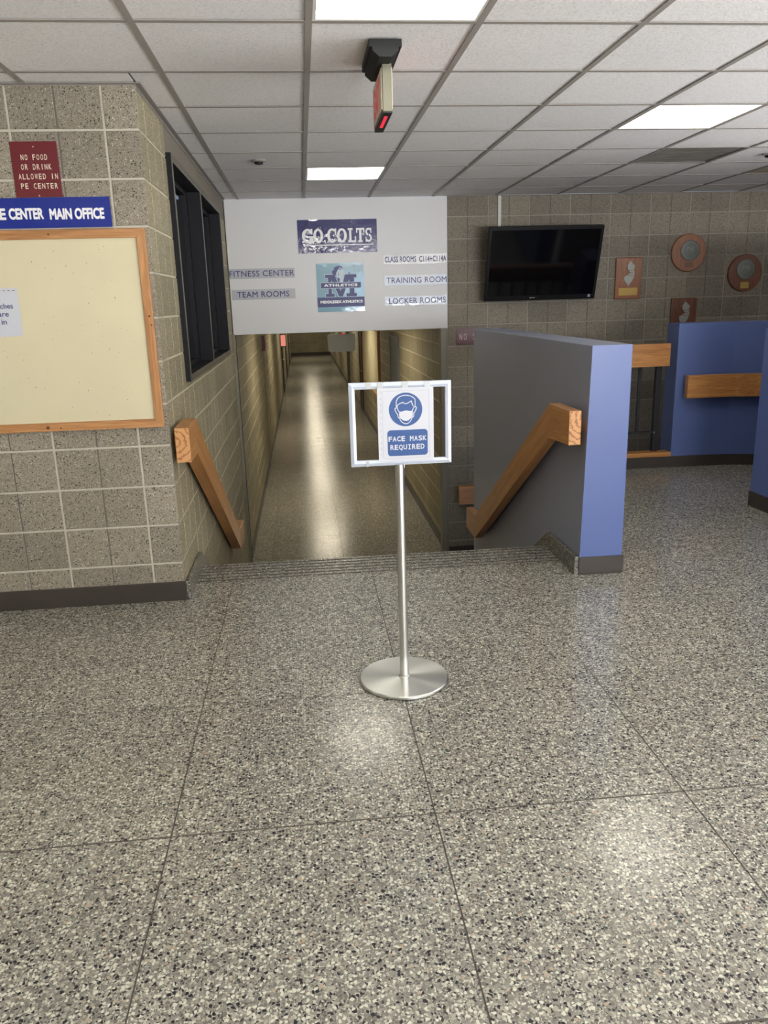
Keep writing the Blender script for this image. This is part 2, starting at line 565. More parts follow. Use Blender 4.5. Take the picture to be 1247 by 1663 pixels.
_gc = {}
def text_mono(mb, txt, u0, u1, v0, v1, bold=0.0, fill=0.72, y=0.0, mi=0):
    """every character squeezed into an equal cell, as on an engraved plate"""
    n = len(txt)
    cw = (u1 - u0) / n
    for i, ch in enumerate(txt):
        if ch == ' ':
            continue
        k = (ch, bold)
        if k not in _gc:
            _gc[k] = glyphs(ch, bold)
        vs, fs = _gc[k]
        xs = [p.x for p in vs]
        zs = [p.y for p in vs]
        a, b, c, d = min(xs), max(xs), min(zs), max(zs)
        f = fill * (0.28 if ch == 'I' else 1.0)
        c0 = u0 + (i + 0.5) * cw
        vlo = v0 - (v1 - v0) * 0.16 if ch == 'Q' else v0
        mb.add([(c0 + ((p.x - a) / (b - a) - 0.5) * cw * f, y - p.z, vlo + (p.y - c) / (d - c) * (v1 - vlo)) for p in vs], fs, mi)
        if ch == 'I' and fill > 0.8:
            t = (v1 - v0) * 0.14
            for z0 in (v0, v1 - t):
                mb.add([(c0 - cw * 0.34, y - 0.0005, z0), (c0 + cw * 0.34, y - 0.0005, z0), (c0 + cw * 0.34, y - 0.0005, z0 + t), (c0 - cw * 0.34, y - 0.0005, z0 + t)], [(0, 1, 2, 3)], mi)

def quad(mb, u0, u1, v0, v1, y, mi=0):
    mb.add([(u0, y, v0), (u1, y, v0), (u1, y, v1), (u0, y, v1)], [(0, 1, 2, 3)], mi)

def ring(mb, cu, cv, ru, rv, tu, tv, a0, a1, y, mi=0, n=24):
    """elliptic arc band; tu/tv stroke thickness at sides / at top"""
    vs = []
    for k in range(n + 1):
        a = R(a0 + (a1 - a0) * k / n)
        vs.append((cu + ru * math.cos(a), y, cv + rv * math.sin(a)))
        vs.append((cu + (ru - tu) * math.cos(a), y, cv + (rv - tv) * math.sin(a)))
    mb.add(vs, [(2 * k, 2 * k + 2, 2 * k + 3, 2 * k + 1) for k in range(n)], mi)

def slab_letter(mb, ch, u, v, w, h, y, mi=0):
    """slab-serif capitals: heavy uprights, thinner bars, square serifs"""
    T = w * 0.27
    t = h * 0.15
    lift = [y]
    def Q(a, b, c, d):
        lift[0] -= 0.00006
        quad(mb, u + a, u + b, v + c, v + d, lift[0], mi)
    if ch == 'O':
        ring(mb, u + w / 2, v + h / 2, w / 2, h / 2, T, t, 0, 360, y, mi, 32)
    elif ch in 'CG':
        ring(mb, u + w * 0.52, v + h / 2, w * 0.52, h / 2, T, t, 48, 318 if ch == 'C' else 330, y, mi, 28)
        Q(w * 0.80, w * 0.96, h * 0.60, h * 0.99)
        if ch == 'G':
            Q(w * 0.68, w * 0.95, h * 0.04, h * 0.45)
            Q(w * 0.52, w * 1.04, h * 0.36, h * 0.49)
    elif ch == 'L':
        Q(w * 0.16, w * 0.16 + T, 0, h)
        Q(0, w * 0.62, 0, t * 0.9)
        Q(0, w * 0.60, h - t * 0.9, h)
        Q(w * 0.5, w, 0, t * 0.9)
        Q(w * 0.84, w, 0, h * 0.42)
    elif ch == 'T':
        Q(w / 2 - T / 2, w / 2 + T / 2, 0, h)
        Q(0, w, h - t * 0.95, h)
        Q(0, w * 0.15, h * 0.66, h)
        Q(w * 0.85, w, h * 0.66, h)
        Q(w * 0.24, w * 0.76, 0, t * 0.9)
    elif ch == 'S':
        rb, rt_ = h * 0.29, h * 0.27
        ring(mb, u + w / 2, v + h - rt_, w * 0.47, rt_, T * 0.9, t * 0.9, 30, 262, y, mi, 18)
        ring(mb, u + w / 2, v + rb, w * 0.5, rb, T * 0.9, t * 0.9, -150, 82, y - 0.00003, mi, 18)
        Q(w * 0.80, w * 0.95, h * 0.64, h)
        Q(w * 0.03, w * 0.18, 0, h * 0.36)

# ------------------------------------------------------------------ block walls
BW, BH, J = 0.4064, 0.2032, 0.010
_bc = {}
def block_mesh(w, h, score, mat, proud=0.004):
    """ground-face block, front towards -y of its own frame, origin bottom left of the front"""
    k = (round(w, 3), round(h, 3), score is not None and round(score, 3), mat.name)
    if k in _bc:
        return _bc[k]
    mb = MB()
    d, c = 0.014, 0.0025
    segs = [(0, w)] if score is None else [(0, score - 0.003), (score + 0.003, w)]
    for a, b in segs:
        if b - a < 0.008:
            continue
        f0 = [(a, -proud + c, 0), (b, -proud + c, 0), (b, -proud + c, h), (a, -proud + c, h)]
        f1 = [(a + c, -proud, c), (b - c, -proud, c), (b - c, -proud, h - c), (a + c, -proud, h - c)]
        bk = [(a, d, 0), (b, d, 0), (b, d, h), (a, d, h)]
        vs = f0 + f1 + bk
        fs = [(4, 5, 6, 7)] + [(i, (i + 1) % 4, 4 + (i + 1) % 4, 4 + i) for i in range(4)] + [(8 + i, 8 + (i + 1) % 4, (i + 1) % 4, i) for i in range(4)]
        mb.add(vs, fs, 0)
    if score is not None:
        mb.add([(score - 0.003, -proud + 0.003, 0), (score + 0.003, -proud + 0.003, 0), (score + 0.003, -proud + 0.003, h), (score - 0.003, -proud + 0.003, h)], [(0, 1, 2, 3)], 1)
    me = mb.mesh('block', [mat, M['score']])
    _bc[k] = me
    return me

def subtract(rect, hole):
    a0, a1, b0, b1 = rect
    h0, h1, g0, g1 = hole
    if h0 >= a1 or h1 <= a0 or g0 >= b1 or g1 <= b0:
        return [rect]
    out = []
    if h0 > a0: out.append((a0, h0, b0, b1))
    if h1 < a1: out.append((h1, a1, b0, b1))
    m0, m1 = max(a0, h0), min(a1, h1)
    if g0 > b0: out.append((m0, m1, b0, g0))
    if g1 < b1: out.append((m0, m1, g1, b1))
    return out

def lay_blocks(parent, origin, ang, u0, u1, z0, z1, phase, mat, holes=(), limit=290, order=None, bond=False, mask=None):
    """blocks of a wall whose face runs from origin along angle ang; u is distance along the wall"""
    Rm = Matrix.Translation(Vector(origin)) @ Matrix.Rotation(ang, 4, 'Z')
    items = []
    k0, k1 = math.floor(z0 / BH + 1e-6), math.ceil(z1 / BH - 1e-6)
    for k in range(k0, k1):
        ph = phase + (BW / 2 if bond and k % 2 else 0)
        i0, i1 = math.floor((u0 - ph) / BW + 1e-6), math.ceil((u1 - ph) / BW - 1e-6)
        for i in range(i0, i1):
            a = ph + i * BW
            rects = [(max(a + J / 2, u0), min(a + BW - J / 2, u1), max(k * BH + J / 2, z0), min((k + 1) * BH - J / 2, z1))]
            for h in holes:
                rects = [q for r_ in rects for q in subtract(r_, h)]
            for r_ in rects:
                if r_[1] - r_[0] < 0.02 or r_[3] - r_[2] < 0.02:
                    continue
                if mask and not mask(r_):
                    continue
                s = a + BW / 2 - r_[0]
                items.append((r_, s if 0.03 < s < r_[1] - r_[0] - 0.03 else None))
    if order:
        items.sort(key=order)
    for n, (r_, s) in enumerate(items[:limit]):
        o = D.objects.new('block', block_mesh(r_[1] - r_[0], r_[3] - r_[2], s, mat))
        o.parent = parent
        o.matrix_local = Rm @ Matrix.Translation((r_[0], 0, r_[2]))
        C.objects.link(o)
    if items[limit:]:
        mb = MB()
        for r_, s in items[limit:]:
            w, h = r_[1] - r_[0], r_[3] - r_[2]
            q = [Rm @ Vector(p) for p in ((r_[0], -0.004, r_[2]), (r_[1], -0.004, r_[2]), (r_[1], -0.004, r_[3]), (r_[0], -0.004, r_[3]),
                                          (r_[0], 0.01, r_[2]), (r_[1], 0.01, r_[2]), (r_[1], 0.01, r_[3]), (r_[0], 0.01, r_[3]))]
            mb.add(q, [(0, 1, 2, 3), (0, 4, 5, 1), (1, 5, 6, 2), (2, 6, 7, 3), (3, 7, 4, 0)], 0)
        o = mb.build('block', mat, parent)
        o['kind'] = 'stuff'

# ------------------------------------------------------------------ key dimensions
ZC = 2.419            # ceiling
XL = -0.672           # side wall face (window wall and corridor left)
YF = 3.889            # face of the notice-board wall
YB = 7.865            # face of the far wall
ZL = -1.18            # corridor floor
XR = 1.4275           # corridor right wall and stair face of the blue wall
GX, GY, GT = 0.0793, 3.0989, 0.6096
FX, FY, FSX, FSY = -0.4518, 1.9785, 0.7664, 0.7653
XMIN, XMAX, YMIN, YEND = -5.2, 6.4, -5.0, 42.6

# ------------------------------------------------------------------ floors
def slab_floor(root, rects, z, mat, fx, fy, th=0.02):
    cache = {}
    for (x0, x1, y0, y1) in rects:
        for i in range(math.floor((x0 - fx) / FSX), math.ceil((x1 - fx) / FSX)):
            for j in range(math.floor((y0 - fy) / FSY), math.ceil((y1 - fy) / FSY)):
                a0, a1 = max(x0, fx + i * FSX + 0.0022), min(x1, fx + (i + 1) * FSX - 0.0022)
                b0, b1 = max(y0, fy + j * FSY + 0.0034), min(y1, fy + (j + 1) * FSY - 0.0032)
                if a1 - a0 < 0.01 or b1 - b0 < 0.01:
                    continue
                k = (round(a1 - a0, 3), round(b1 - b0, 3))
                if k not in cache:
                    cache[k] = MB().box(0, a1 - a0, 0, b1 - b0, -th, 0).mesh('slab', [mat])
                o = D.objects.new('slab', cache[k])
                o.location = (a0, b0, z)
                o.parent = root
                C.objects.link(o)

mb = MB()
mb.box(XMIN, XMAX, YMIN, YF + 0.2, -0.25, -0.001)
mb.box(XL - 0.1, XR + 0.02, YF + 0.2, 4.12, -0.25, -0.001)
mb.box(1.665, XMAX, YF + 0.2, 6.42, -0.25, -0.001)
floor = struct(mb.build('floor', M['floor_joint']), 'speckled grey terrazzo floor of large slabs in the lobby', 'floor')
slab_floor(floor, [(XMIN, XMAX, YMIN, YF), (XL, XR, YF, 4.12), (1.669, XMAX, YF, 6.42)], 0.0, M['terrazzo'], FX, FY)

mb = MB()
mb.box(XL - 0.1, XMAX, 6.0, YB + 0.2, ZL - 0.25, ZL - 0.0007)
mb.box(XL - 0.1, XR + 0.1, YB + 0.2, YEND + 0.2, ZL - 0.25, ZL - 0.0007)
fc = struct(mb.build('floor_corridor', M['floor_joint']), 'polished terrazzo floor of the long corridor down the steps', 'floor')
slab_floor(fc, [(XL, XR, 6.4, YB), (XL, XR, YB, YEND), (XR + 0.25, XMAX, 6.68, YB)], ZL, M['terrazzo_corridor'], FX, FY)

# ------------------------------------------------------------------ stair down to the corridor
NR = 7
RH, TD = -ZL / NR, 0.28
Y0S = 4.435
st = thing('staircase', 'terrazzo steps going down to the corridor between block wall and blue half wall', 'stairs', (0.38, Y0S, ZL))
mb = MB().box(XL + 0.002, XR - 0.002, 4.12, Y0S, -0.06, 0.0)
part(mb, 'landing_tread', M['terrazzo_landing'], st)
for k in range(6):
    mb = MB().box(XL + 0.021, XR - 0.021, 4.15 + k * 0.05, 4.15 + k * 0.05 + 0.007, 0.0, 0.0016)
    part(mb, 'grip_strip', M['grip'], st)
for k in range(NR):
    z = -RH * (k + 1)
    y = Y0S + TD * k
    part(MB().box(XL + 0.002, XR - 0.002, y - 0.03, y, z + (0.0 if k else 0.0), z + RH - (0.06 if k == 0 else 0.04)), 'riser', M['riser'], st)
    if k < NR - 1:
        part(MB().box(XL + 0.002, XR - 0.002, y - 0.015, y + TD, z - 0.04, z), 'tread', M['terrazzo'], st)
# solid soffit below the flight
part(MB().prism([(4.13, -0.07), (Y0S + TD * (NR - 1), ZL + 0.0), (4.13, ZL)], XL + 0.03, XR - 0.03, 'X'), 'stringer', M['riser'], st)

# terrazzo skirting blocks beside the landing, sloping down with the steps
for nm, x0, x1, lab, cat in (('trim_1', XL + 0.0045, XL + 0.026, 'dark terrazzo skirting strip at the foot of the left block wall', 'skirting'),
                        ('trim_2', XR - 0.024, XR, 'dark terrazzo skirting strip at the foot of the blue half wall', 'skirting')):
    ys = 3.89 if nm == 'trim_1' else 3.905
    mb = MB().prism([(ys, 0.0), (4.36, 0.0), (5.98, -0.99), (5.98, -0.88), (4.41, 0.094), (ys, 0.1)], x0, x1, 'X')
    struct(mb.build(nm, M['terrazzo_skirt'], bevel=0.004), lab, cat)

# ------------------------------------------------------------------ notice-board wall (front left)
core = MB()
core.box(XMIN, XL - 0.004, YF + 0.004, YF + 0.2, 0.0, ZC)
wf = struct(core.build('wall_left', M['mortar']), 'tan ground-face block wall behind the notice board', 'wall')
lay_blocks(wf, (0, YF + 0.004, 0), 0, -3.0, XL, 0.0, ZC, -0.824, M['block'])
o = MB().box(XMIN, XL + 0.004, YF - 0.008, YF + 0.004, 0.0, 0.103).build('baseboard_left', M['base'], bevel=0.003)
struct(o, 'dark brown vinyl baseboard under the notice board wall', 'baseboard')

# window (side) wall, running into the corridor
WY0, WY1, WZ0, WZ1 = 4.585, 7.40, 1.055, 2.262
core = MB()
TW = 0.2
core.box(XL - TW, XL - 0.004, YF + 0.2, WY0, ZL, ZC)
core.box(XL - TW, XL - 0.004, WY0, WY1, ZL, WZ0)
core.box(XL - TW, XL - 0.004, WY1, YB, ZL, ZC)
core.box(XL - TW, XL - 0.004, WY0, WY1, WZ1, ZC)
core.box(XL - TW, XL - 0.004, YF + 0.004, YF + 0.2, ZL, 0.0)
ws = struct(core.build('wall_side', M['mortar_side']), 'side block wall with the dark office window above the steps', 'wall')
# the wall's face looks towards +x: wall frame turned by +90 degrees, u = y
lay_blocks(ws, (XL - 0.004, 0, 0), R(90), YF + 0.006, YB - 0.005, ZL, ZC, YF + 0.155, M['block_side'], holes=[(WY0 - 0.001, YB, WZ1 - 0.03, ZC + 0.1), (WY0, WY1, WZ0, WZ1)])
part_o = MB().box(XL - 0.02, XL - 0.001, WY0 + 0.002, YB - 0.01, WZ1 - 0.028, ZC - 0.001).build('lintel', M['lintel'], ws)

# corridor walls
def corridor_holes_r():
    return []
core = MB()
core.box(XL - TW, XL - 0.004, YB, YEND + 0.2, ZL, 1.4)
wcl = struct(core.build('wall_corridor_left', M['mortar_side']), 'tan block wall along the left of the long corridor', 'wall')
lay_blocks(wcl, (XL - 0.004, 0, 0), R(90), YB + 0.03, YEND, ZL, 1.3, YB + 0.03, M['block_side'], holes=[(13.46, 13.56, -2, 3)], limit=290, order=lambda q: q[0][0])
core = MB()
core.box(XR + 0.004, XR + TW, YB + 0.2, YEND + 0.2, ZL, 1.4)
wcr = struct(core.build('wall_corridor_right', M['mortar_side']), 'tan block wall along the right of the long corridor', 'wall')
HR_ = [(11.85, 13.05, ZL, 0.95), (19.4, 20.3, ZL, 0.95), (25.0, 26.0, ZL, 0.95)]
# frame turned -90 degrees: u = -y
lay_blocks(wcr, (XR + 0.004, 0, 0), R(-90), -YEND, -(YB + 0.05), ZL, 1.3, -(YB + 0.05), M['block_side'],
           holes=[(-b, -a, c, d) for a, b, c, d in HR_], limit=290, order=lambda q: -q[0][0])
core = MB().box(XL - TW, XR + TW, YEND + 0.004, YEND + 0.2, ZL, 1.4)
wce = struct(core.build('wall_corridor_end', M['mortar_back']), 'tan block wall closing the far end of the corridor', 'wall')
lay_blocks(wce, (0, YEND + 0.004, 0), 0, XL, XR, ZL + 0.0, 1.3, 0.0, M['block_side'])
struct(MB().box(XL, XR, YEND - 0.02, YEND, ZL, ZL + 0.16).build('baseboard_corridor_end', M['base']), 'black baseboard at the far end of the corridor', 'baseboard')
struct(MB().box(XL - 0.0, XL + 0.012, YB, YEND, ZL, ZL + 0.10).build('baseboard_corridor_left', M['base']), 'dark baseboard along the left corridor wall', 'baseboard')
struct(MB().box(XR - 0.012, XR, YB + 0.03, 11.80, ZL, ZL + 0.10).box(XR - 0.012, XR, 13.1, 19.35, ZL, ZL + 0.10).box(XR - 0.012, XR, 20.35, 24.95, ZL, ZL + 0.1).box(XR - 0.012, XR, 26.05, YEND, ZL, ZL + 0.1)
       .build('baseboard_corridor_right', M['base']), 'dark baseboard along the right corridor wall', 'baseboard')
struct(MB().box(XL - TW, XR + TW, YB + 0.2, YEND + 0.2, 1.30, 1.36).build('ceiling_corridor', M['tile']), 'low white ceiling above the corridor', 'ceiling')
# joints and corner guards at the corridor mouth
struct(MB().box(XL + 0.0, XL + 0.022, YB - 0.03, YB + 0.01, ZL, 1.2).box(XL, XL + 0.026, YB + 0.01, YB + 0.03, ZL, 1.2, 1).build('trim_3', [M['trim_metal'], M['dark_joint']]), 'slim metal corner strip on the left of the corridor mouth', 'trim')
struct(MB().box(XR - 0.062, XR - 0.005, YB - 0.012, YB + 0.1, ZL, 1.2).box(XR - 0.005, XR + 0.006, YB - 0.004, YB + 0.06, ZL, 1.2).build('trim_4', [M['trim_metal']], bevel=0.003), 'grey metal corner guard on the right of the corridor mouth', 'trim')
struct(MB().box(XL - 0.006, XL - 0.0005, 13.47, 13.55, ZL, 1.3).build('trim_5', M['dark_joint']), 'dark upright control joint in the left corridor wall', 'trim')

# corridor doors, right wall
def corridor_door(n, y0, y1, mat, frame, label):
    t = MB().box(XR - 0.006, XR + 0.03, y0 + 0.05, y1 - 0.05, ZL + 0.01, ZL + 2.1)
    d = t.build('door_%d' % n, mat)
    struct(d, label, 'door')
    f = MB()
    f.box(XR - 0.02, XR + 0.09, y0, y0 + 0.05, ZL, ZL + 2.13)
    f.box(XR - 0.02, XR + 0.09, y1 - 0.05, y1, ZL, ZL + 2.13)
    f.box(XR - 0.02, XR + 0.09, y0 + 0.05, y1 - 0.05, ZL + 2.10, ZL + 2.13)
    f.build('door_frame', frame, d)
    h = MB().box(XR - 0.03, XR - 0.006, y0 + 0.12, y0 + 0.14, ZL + 1.0, ZL + 1.02).box(XR - 0.035, XR - 0.025, y0 + 0.12, y0 + 0.24, ZL + 1.0, ZL + 1.02)
    h.build('door_handle', M['steel'], d)
corridor_door(1, 11.85, 13.05, M['door_grey'], M['door_grey'], 'blue-grey steel door in the right corridor wall, nearest the steps')
corridor_door(2, 19.4, 20.3, M['door_brown'], M['door_brown'], 'dark brown door in the right corridor wall beyond the cream board')
corridor_door(3, 25.0, 26.0, M['door_brown'], M['door_brown'], 'dark brown door farthest down the right corridor wall')

# ------------------------------------------------------------------ far wall with the television
core = MB()
core.box(XR + 0.0, XMAX, YB + 0.004, YB + 0.2, ZL, ZC)
core.box(XL - TW, XR, YB + 0.012, YB + 0.2, 1.25, ZC)
wb = struct(core.build('wall_back', M['mortar_back']), 'grey-brown block wall with television and plaques at the back', 'wall')
lay_blocks(wb, (0, YB + 0.004, 0), 0, XR + 0.006, 5.6, ZL + 0.0, ZC, 3.061 - 4 * BW, M['block_back'])
struct(MB().box(XR + 0.01, XMAX, YB - 0.006, YB + 0.001, ZL, ZL + 0.10).build('baseboard_back', M['base']), 'black baseboard at the foot of the far block wall', 'baseboard')

# room shell outside the frame
struct(MB().box(XMAX, XMAX + 0.2, YMIN, YB + 0.2, ZL, ZC).build('wall_right', M['plaster']), 'plain wall closing the lobby on the right', 'wall')
struct(MB().box(3.42, XMAX, 4.92, 5.07, 0, 1.72).build('light_blocker', M['plaster']), 'unseen partition added to shield the far blue half wall from the fill light', 'wall')  # added out of view to keep the gallery half wall in shade
struct(MB().box(XMIN - 0.2, XMIN, YMIN, YF + 0.2, -0.2, ZC).build('wall_far_left', M['plaster']), 'plain wall closing the lobby on the left', 'wall')
mb = MB()
mb.box(XMIN - 0.2, 0.9, YMIN - 0.2, YMIN, -0.2, ZC).box(5.7, XMAX + 0.2, YMIN - 0.2, YMIN, -0.2, ZC).box(0.9, 5.7, YMIN - 0.2, YMIN, 2.2, ZC)
for x in (2.1, 3.3, 4.5):
    mb.box(x - 0.04, x + 0.04, YMIN - 0.12, YMIN - 0.04, 0, 2.2)
struct(mb.build('wall_rear', M['plaster']), 'entrance wall with glazed doors behind the viewer', 'wall')
# office behind the dark window
mb = MB()
mb.box(-4.0, XL - TW, YB - 0.1, YB, 0, ZC).box(-4.1, -4.0, YF + 0.2, YB, 0, ZC).box(-4.0, XL - TW, YF + 0.2, YB, -0.05, 0)
struct(mb.build('wall_office', M['office']), 'dark unlit office walls behind the side window', 'wall')

# ------------------------------------------------------------------ ceiling: grid, tiles, fixtures
LIGHTS = {(0, -1), (0, 5), (3, 2), (3, -4), (0, -7), (6, -1), (6, -7), (-3, -4), (-6, -1), (-6, -7)}
VENTS = {(4, 4), (6, 5)}
ceil = MB().box(XMIN - 0.2, XMAX + 0.2, YMIN - 0.2, YB + 0.2, ZC + 0.12, ZC + 0.2).build('ceiling', M['plaster'])
struct(ceil, 'suspended ceiling of square mineral tiles in a grey metal grid', 'ceiling')
tile_cache = {}
back = MB()
def in_room(x0, x1, y0, y1):
    if y0 >= YF:
        x0 = max(x0, XL + 0.002)
    elif y1 > YF and x1 > XL > x0:
        pass
    return max(x0, XMIN), min(x1, XMAX), max(y0, YMIN), min(y1, YB)
for i in range(-9, 11):
    for j in range(-14, 8):
        x0, y0 = GX + i * GT, GY + j * GT
        if (i, j) in LIGHTS or (i, j) in VENTS:
            continue
        rects = []
        X0, X1, Y0_, Y1_ = max(x0, XMIN), min(x0 + GT, XMAX), max(y0, YMIN), min(y0 + GT, YB)
        if X1 - X0 < 0.03 or Y1_ - Y0_ < 0.03:
            continue
        rects = subtract((X0, X1, Y0_, Y1_), (-50, XL + 0.002, YF + 0.01, 50))
        for a0, a1, b0, b1 in rects:
            if a1 - a0 < 0.03 or b1 - b0 < 0.03:
                continue
            g = 0.006
            if j < -2 or i < -4 or i > 9:
                back.box(a0 + g, a1 - g, b0 + g, b1 - g, ZC + 0.003, ZC + 0.018)
                continue
            k = (round(a1 - a0, 3), round(b1 - b0, 3))
            if k not in tile_cache:
                w, d = a1 - a0 - 2 * g, b1 - b0 - 2 * g
                tile_cache[k] = MB().box(0, w, 0, d, 0, 0.015).mesh('ceiling_tile', [M['tile']])
            o = D.objects.new('ceiling_tile', tile_cache[k])
            o.location = (a0 + g, b0 + g, ZC + 0.003 + random.uniform(0, 0.0012))
            o.parent = ceil
            C.objects.link(o)
o = back.build('ceiling_tile', M['tile'], ceil)
o['kind'] = 'stuff'
HWG = 0.0125
for i in range(-8, 11):
    x = GX + i * GT
    y1 = YF if x < XL else YB
    MB().box(x - HWG, x + HWG, YMIN, y1, ZC - 0.001, ZC + 0.002).box(x - 0.002, x + 0.002, YMIN, y1, ZC + 0.002, ZC + 0.03).build('grid_runner', M['grid'], ceil)
for j in range(-13, 8):
    y = GY + j * GT
    x0 = XMIN if y < YF else XL
    MB().box(x0, XMAX, y - HWG, y + HWG, ZC - 0.0008, ZC + 0.002).box(x0, XMAX, y - 0.002, y + 0.002, ZC + 0.002, ZC + 0.03).build('cross_tee', M['grid'], ceil)
mb = MB()
mb.box(XMIN, XL + 0.024, YF - 0.022, YF, ZC - 0.003, ZC + 0.001).box(XL, XL + 0.024, YF, YB - 0.03, ZC - 0.003, ZC + 0.001)
mb.box(XMIN, XL + 0.002, YF - 0.002, YF, ZC - 0.007, ZC).box(XL, XL + 0.002, YF, YB - 0.03, ZC - 0.022, ZC)
mb.box(XR, XMAX, YB - 0.022, YB, ZC - 0.003, ZC + 0.001)
mb.build('wall_angle', M['angle'], ceil)

where = {(0, -1): 'square ceiling light panel at the top edge, beside the hanging exit sign',
         (0, 5): 'square ceiling light panel nearest the white overhead sign board',
         (3, 2): 'square ceiling light panel on the right side of the ceiling'}
n_hidden = 0
for (i, j) in sorted(LIGHTS, key=lambda q: (q not in where, q)):
    x, y = GX + (i + 0.5) * GT, GY + (j + 0.5) * GT
    if x < XMIN + 0.3 or y < YMIN + 0.3:
        continue
    lab = where.get((i, j), 'square ceiling light panel behind the viewer')
    t = thing('ceiling_light', lab, 'ceiling light', (x, y, ZC), 'ceiling lights' if (i, j) in where else 'ceiling lights behind the viewer')
    h = GT / 2 - HWG
    l = h - 0.012
    fr = MB()
    fr.box(x - h, x + h, y - h, y - l, ZC, ZC + 0.06).box(x - h, x + h, y + l, y + h, ZC, ZC + 0.06)
    fr.box(x - h, x - l, y - l, y + l, ZC, ZC + 0.06).box(x + l, x + h, y - l, y + l, ZC, ZC + 0.06)
    part(fr, 'frame', M['white_metal'], t)
    part(MB().box(x - l, x + l, y - l, y + l, ZC + 0.006, ZC + 0.012), 'diffuser', M['lamp'], t)
    part(MB().box(x - h, x + h, y - h, y + h, ZC + 0.06, ZC + 0.09), 'housing', M['white_metal'], t)
yy = 10.6
kk = 0
while yy < YEND - 1:
    lab = ['nearest the steps', 'second from the steps', 'third from the steps', 'fourth from the steps', 'second from the far end', 'nearest the far end wall'][kk]
    t = thing('corridor_light', 'warm corridor ceiling light ' + lab, 'ceiling light', (0.36, yy, 1.30), 'corridor ceiling lights')
    part(MB().box(0.36 - 0.32, 0.36 + 0.32, yy - 0.62, yy + 0.62, 1.285, 1.30), 'frame', M['white_metal'], t)
    part(MB().box(0.36 - 0.29, 0.36 + 0.29, yy - 0.59, yy + 0.59, 1.278, 1.285), 'diffuser', M['lamp_corridor'], t)
    yy += 5.8
    kk += 1

def vent(i, j, mat, label):
    x, y = GX + (i + 0.5) * GT, GY + (j + 0.5) * GT
    t = thing('ceiling_vent', label, 'air vent', (x, y, ZC), 'ceiling air vents')
    h = GT / 2 - 0.006
    part(MB().box(x - h, x + h, y - h, y + h, ZC + 0.012, ZC + 0.02), 'backing', mat, t)
    fr = MB()
    for a, b, c, d in ((-h, h, -h, -h + 0.02), (-h, h, h - 0.02, h), (-h, -h + 0.02, -h + 0.02, h - 0.02), (h - 0.02, h, -h + 0.02, h - 0.02)):
        fr.box(x + a, x + b, y + c, y + d, ZC + 0.001, ZC + 0.012)
    part(fr, 'frame', mat, t)
    for k in range(14):
        yk = y - h + 0.03 + k * (2 * h - 0.06) / 13
        part(MB().box(x - h + 0.02, x + h - 0.02, yk - 0.007, yk + 0.007, ZC + 0.004, ZC + 0.006), 'slat', mat, t)
vent(4, 4, M['vent'], 'dark dust-stained square air return vent in the ceiling')
vent(6, 5, M['vent2'], 'brownish square air vent at the right edge of the ceiling')

for x, y, lab in ((-0.235, 5.834, 'small dark round sprinkler cap in the ceiling left of the lit panel'), (3.42, 5.80, 'small dark round sprinkler cap in the ceiling at the right edge')):
    t = thing('sprinkler_cap', lab, 'sprinkler', (x, y, ZC), 'sprinkler caps')
    part(MB().lathe([(0.048, ZC + 0.002), (0.05, ZC - 0.004), (0.036, ZC - 0.010)], x, y, 28), 'ring', M['grid'], t)
    part(MB().lathe([(0.03, ZC - 0.010), (0.028, ZC - 0.022), (0.012, ZC - 0.026)], x, y, 24), 'cap', M['dark_bronze'], t)

# ------------------------------------------------------------------ white overhead board and its signs
PB = 7.845
mb = MB().box(-0.664, 1.436, PB, YB + 0.011, 1.194, ZC + 0.0015)
panel = tag(mb.build('sign_board', M['panel'], bevel=0.004), 'large plain white board spanning the corridor mouth under the ceiling', 'board')

def sign_root(name, label, cat, x, z, group=None, y=PB):
    return thing(name, label, cat, (x, y, z), group)

def wrinkled(name, col, amount, scale, ior=1.5):
    m, nt, b = new_mat(name)
    b.inputs['Base Color'].default_value = (*col, 1)
    b.inputs['Roughness'].default_value = 0.05
    b.inputs['Coat Weight'].default_value = 0.6
    b.inputs['Coat Roughness'].default_value = 0.03
    b.inputs['Coat IOR'].default_value = ior
    pos, vec = warped(nt, 0.05, 14)
    n = noise(nt, vec, scale, 2, 0.55)
    bp = nt.nodes.new('ShaderNodeBump')
    bp.inputs['Strength'].default_value = 1.0
    bp.inputs['Distance'].default_value = amount
    nt.links.new(n.outputs['Fac'], bp.inputs['Height'])
    nt.links.new(bp.outputs['Normal'], b.inputs['Normal'])
    nt.links.new(bp.outputs['Normal'], b.inputs['Coat Normal'])
    return m
M['navy_lam'] = wrinkled('navy_laminate', (0.024, 0.030, 0.16), 0.0015, 11, 2.8)
M['strip_lam'] = wrinkled('clear_laminate', (0.50, 0.51, 0.56), 0.0012, 9)
M['sky_lam'] = wrinkled('light_blue_laminate', (0.20, 0.38, 0.50), 0.0004, 12)

# GO COLTS
t = sign_root('banner_sign', 'navy sign with white GO COLTS lettering on the white board', 'sign', 0.38, 1.93)
part(MB().box(0.004, 0.756, PB - 0.005, PB - 0.0005, 1.929, 2.228), 'backing', M['navy_lam'], t)
y = PB - 0.0062
mb = MB()
xs = {'G': (0.045, 0.105), 'O': (0.150, 0.105)}
for ch, u, w in (('G', 0.035, 0.092), ('O', 0.128, 0.082), ('C', 0.243, 0.080), ('O', 0.324, 0.082), ('L', 0.416, 0.066), ('T', 0.484, 0.070), ('S', 0.560, 0.054)):
    s = 0.72 / 0.63
    slab_letter(mb, ch, 0.004 + u * s, 2.020, w * s, 0.128, y)
quad(mb, 0.055, 0.722, 1.995, 2.003, y)
part(mb, 'lettering', M['white_ink'], t)

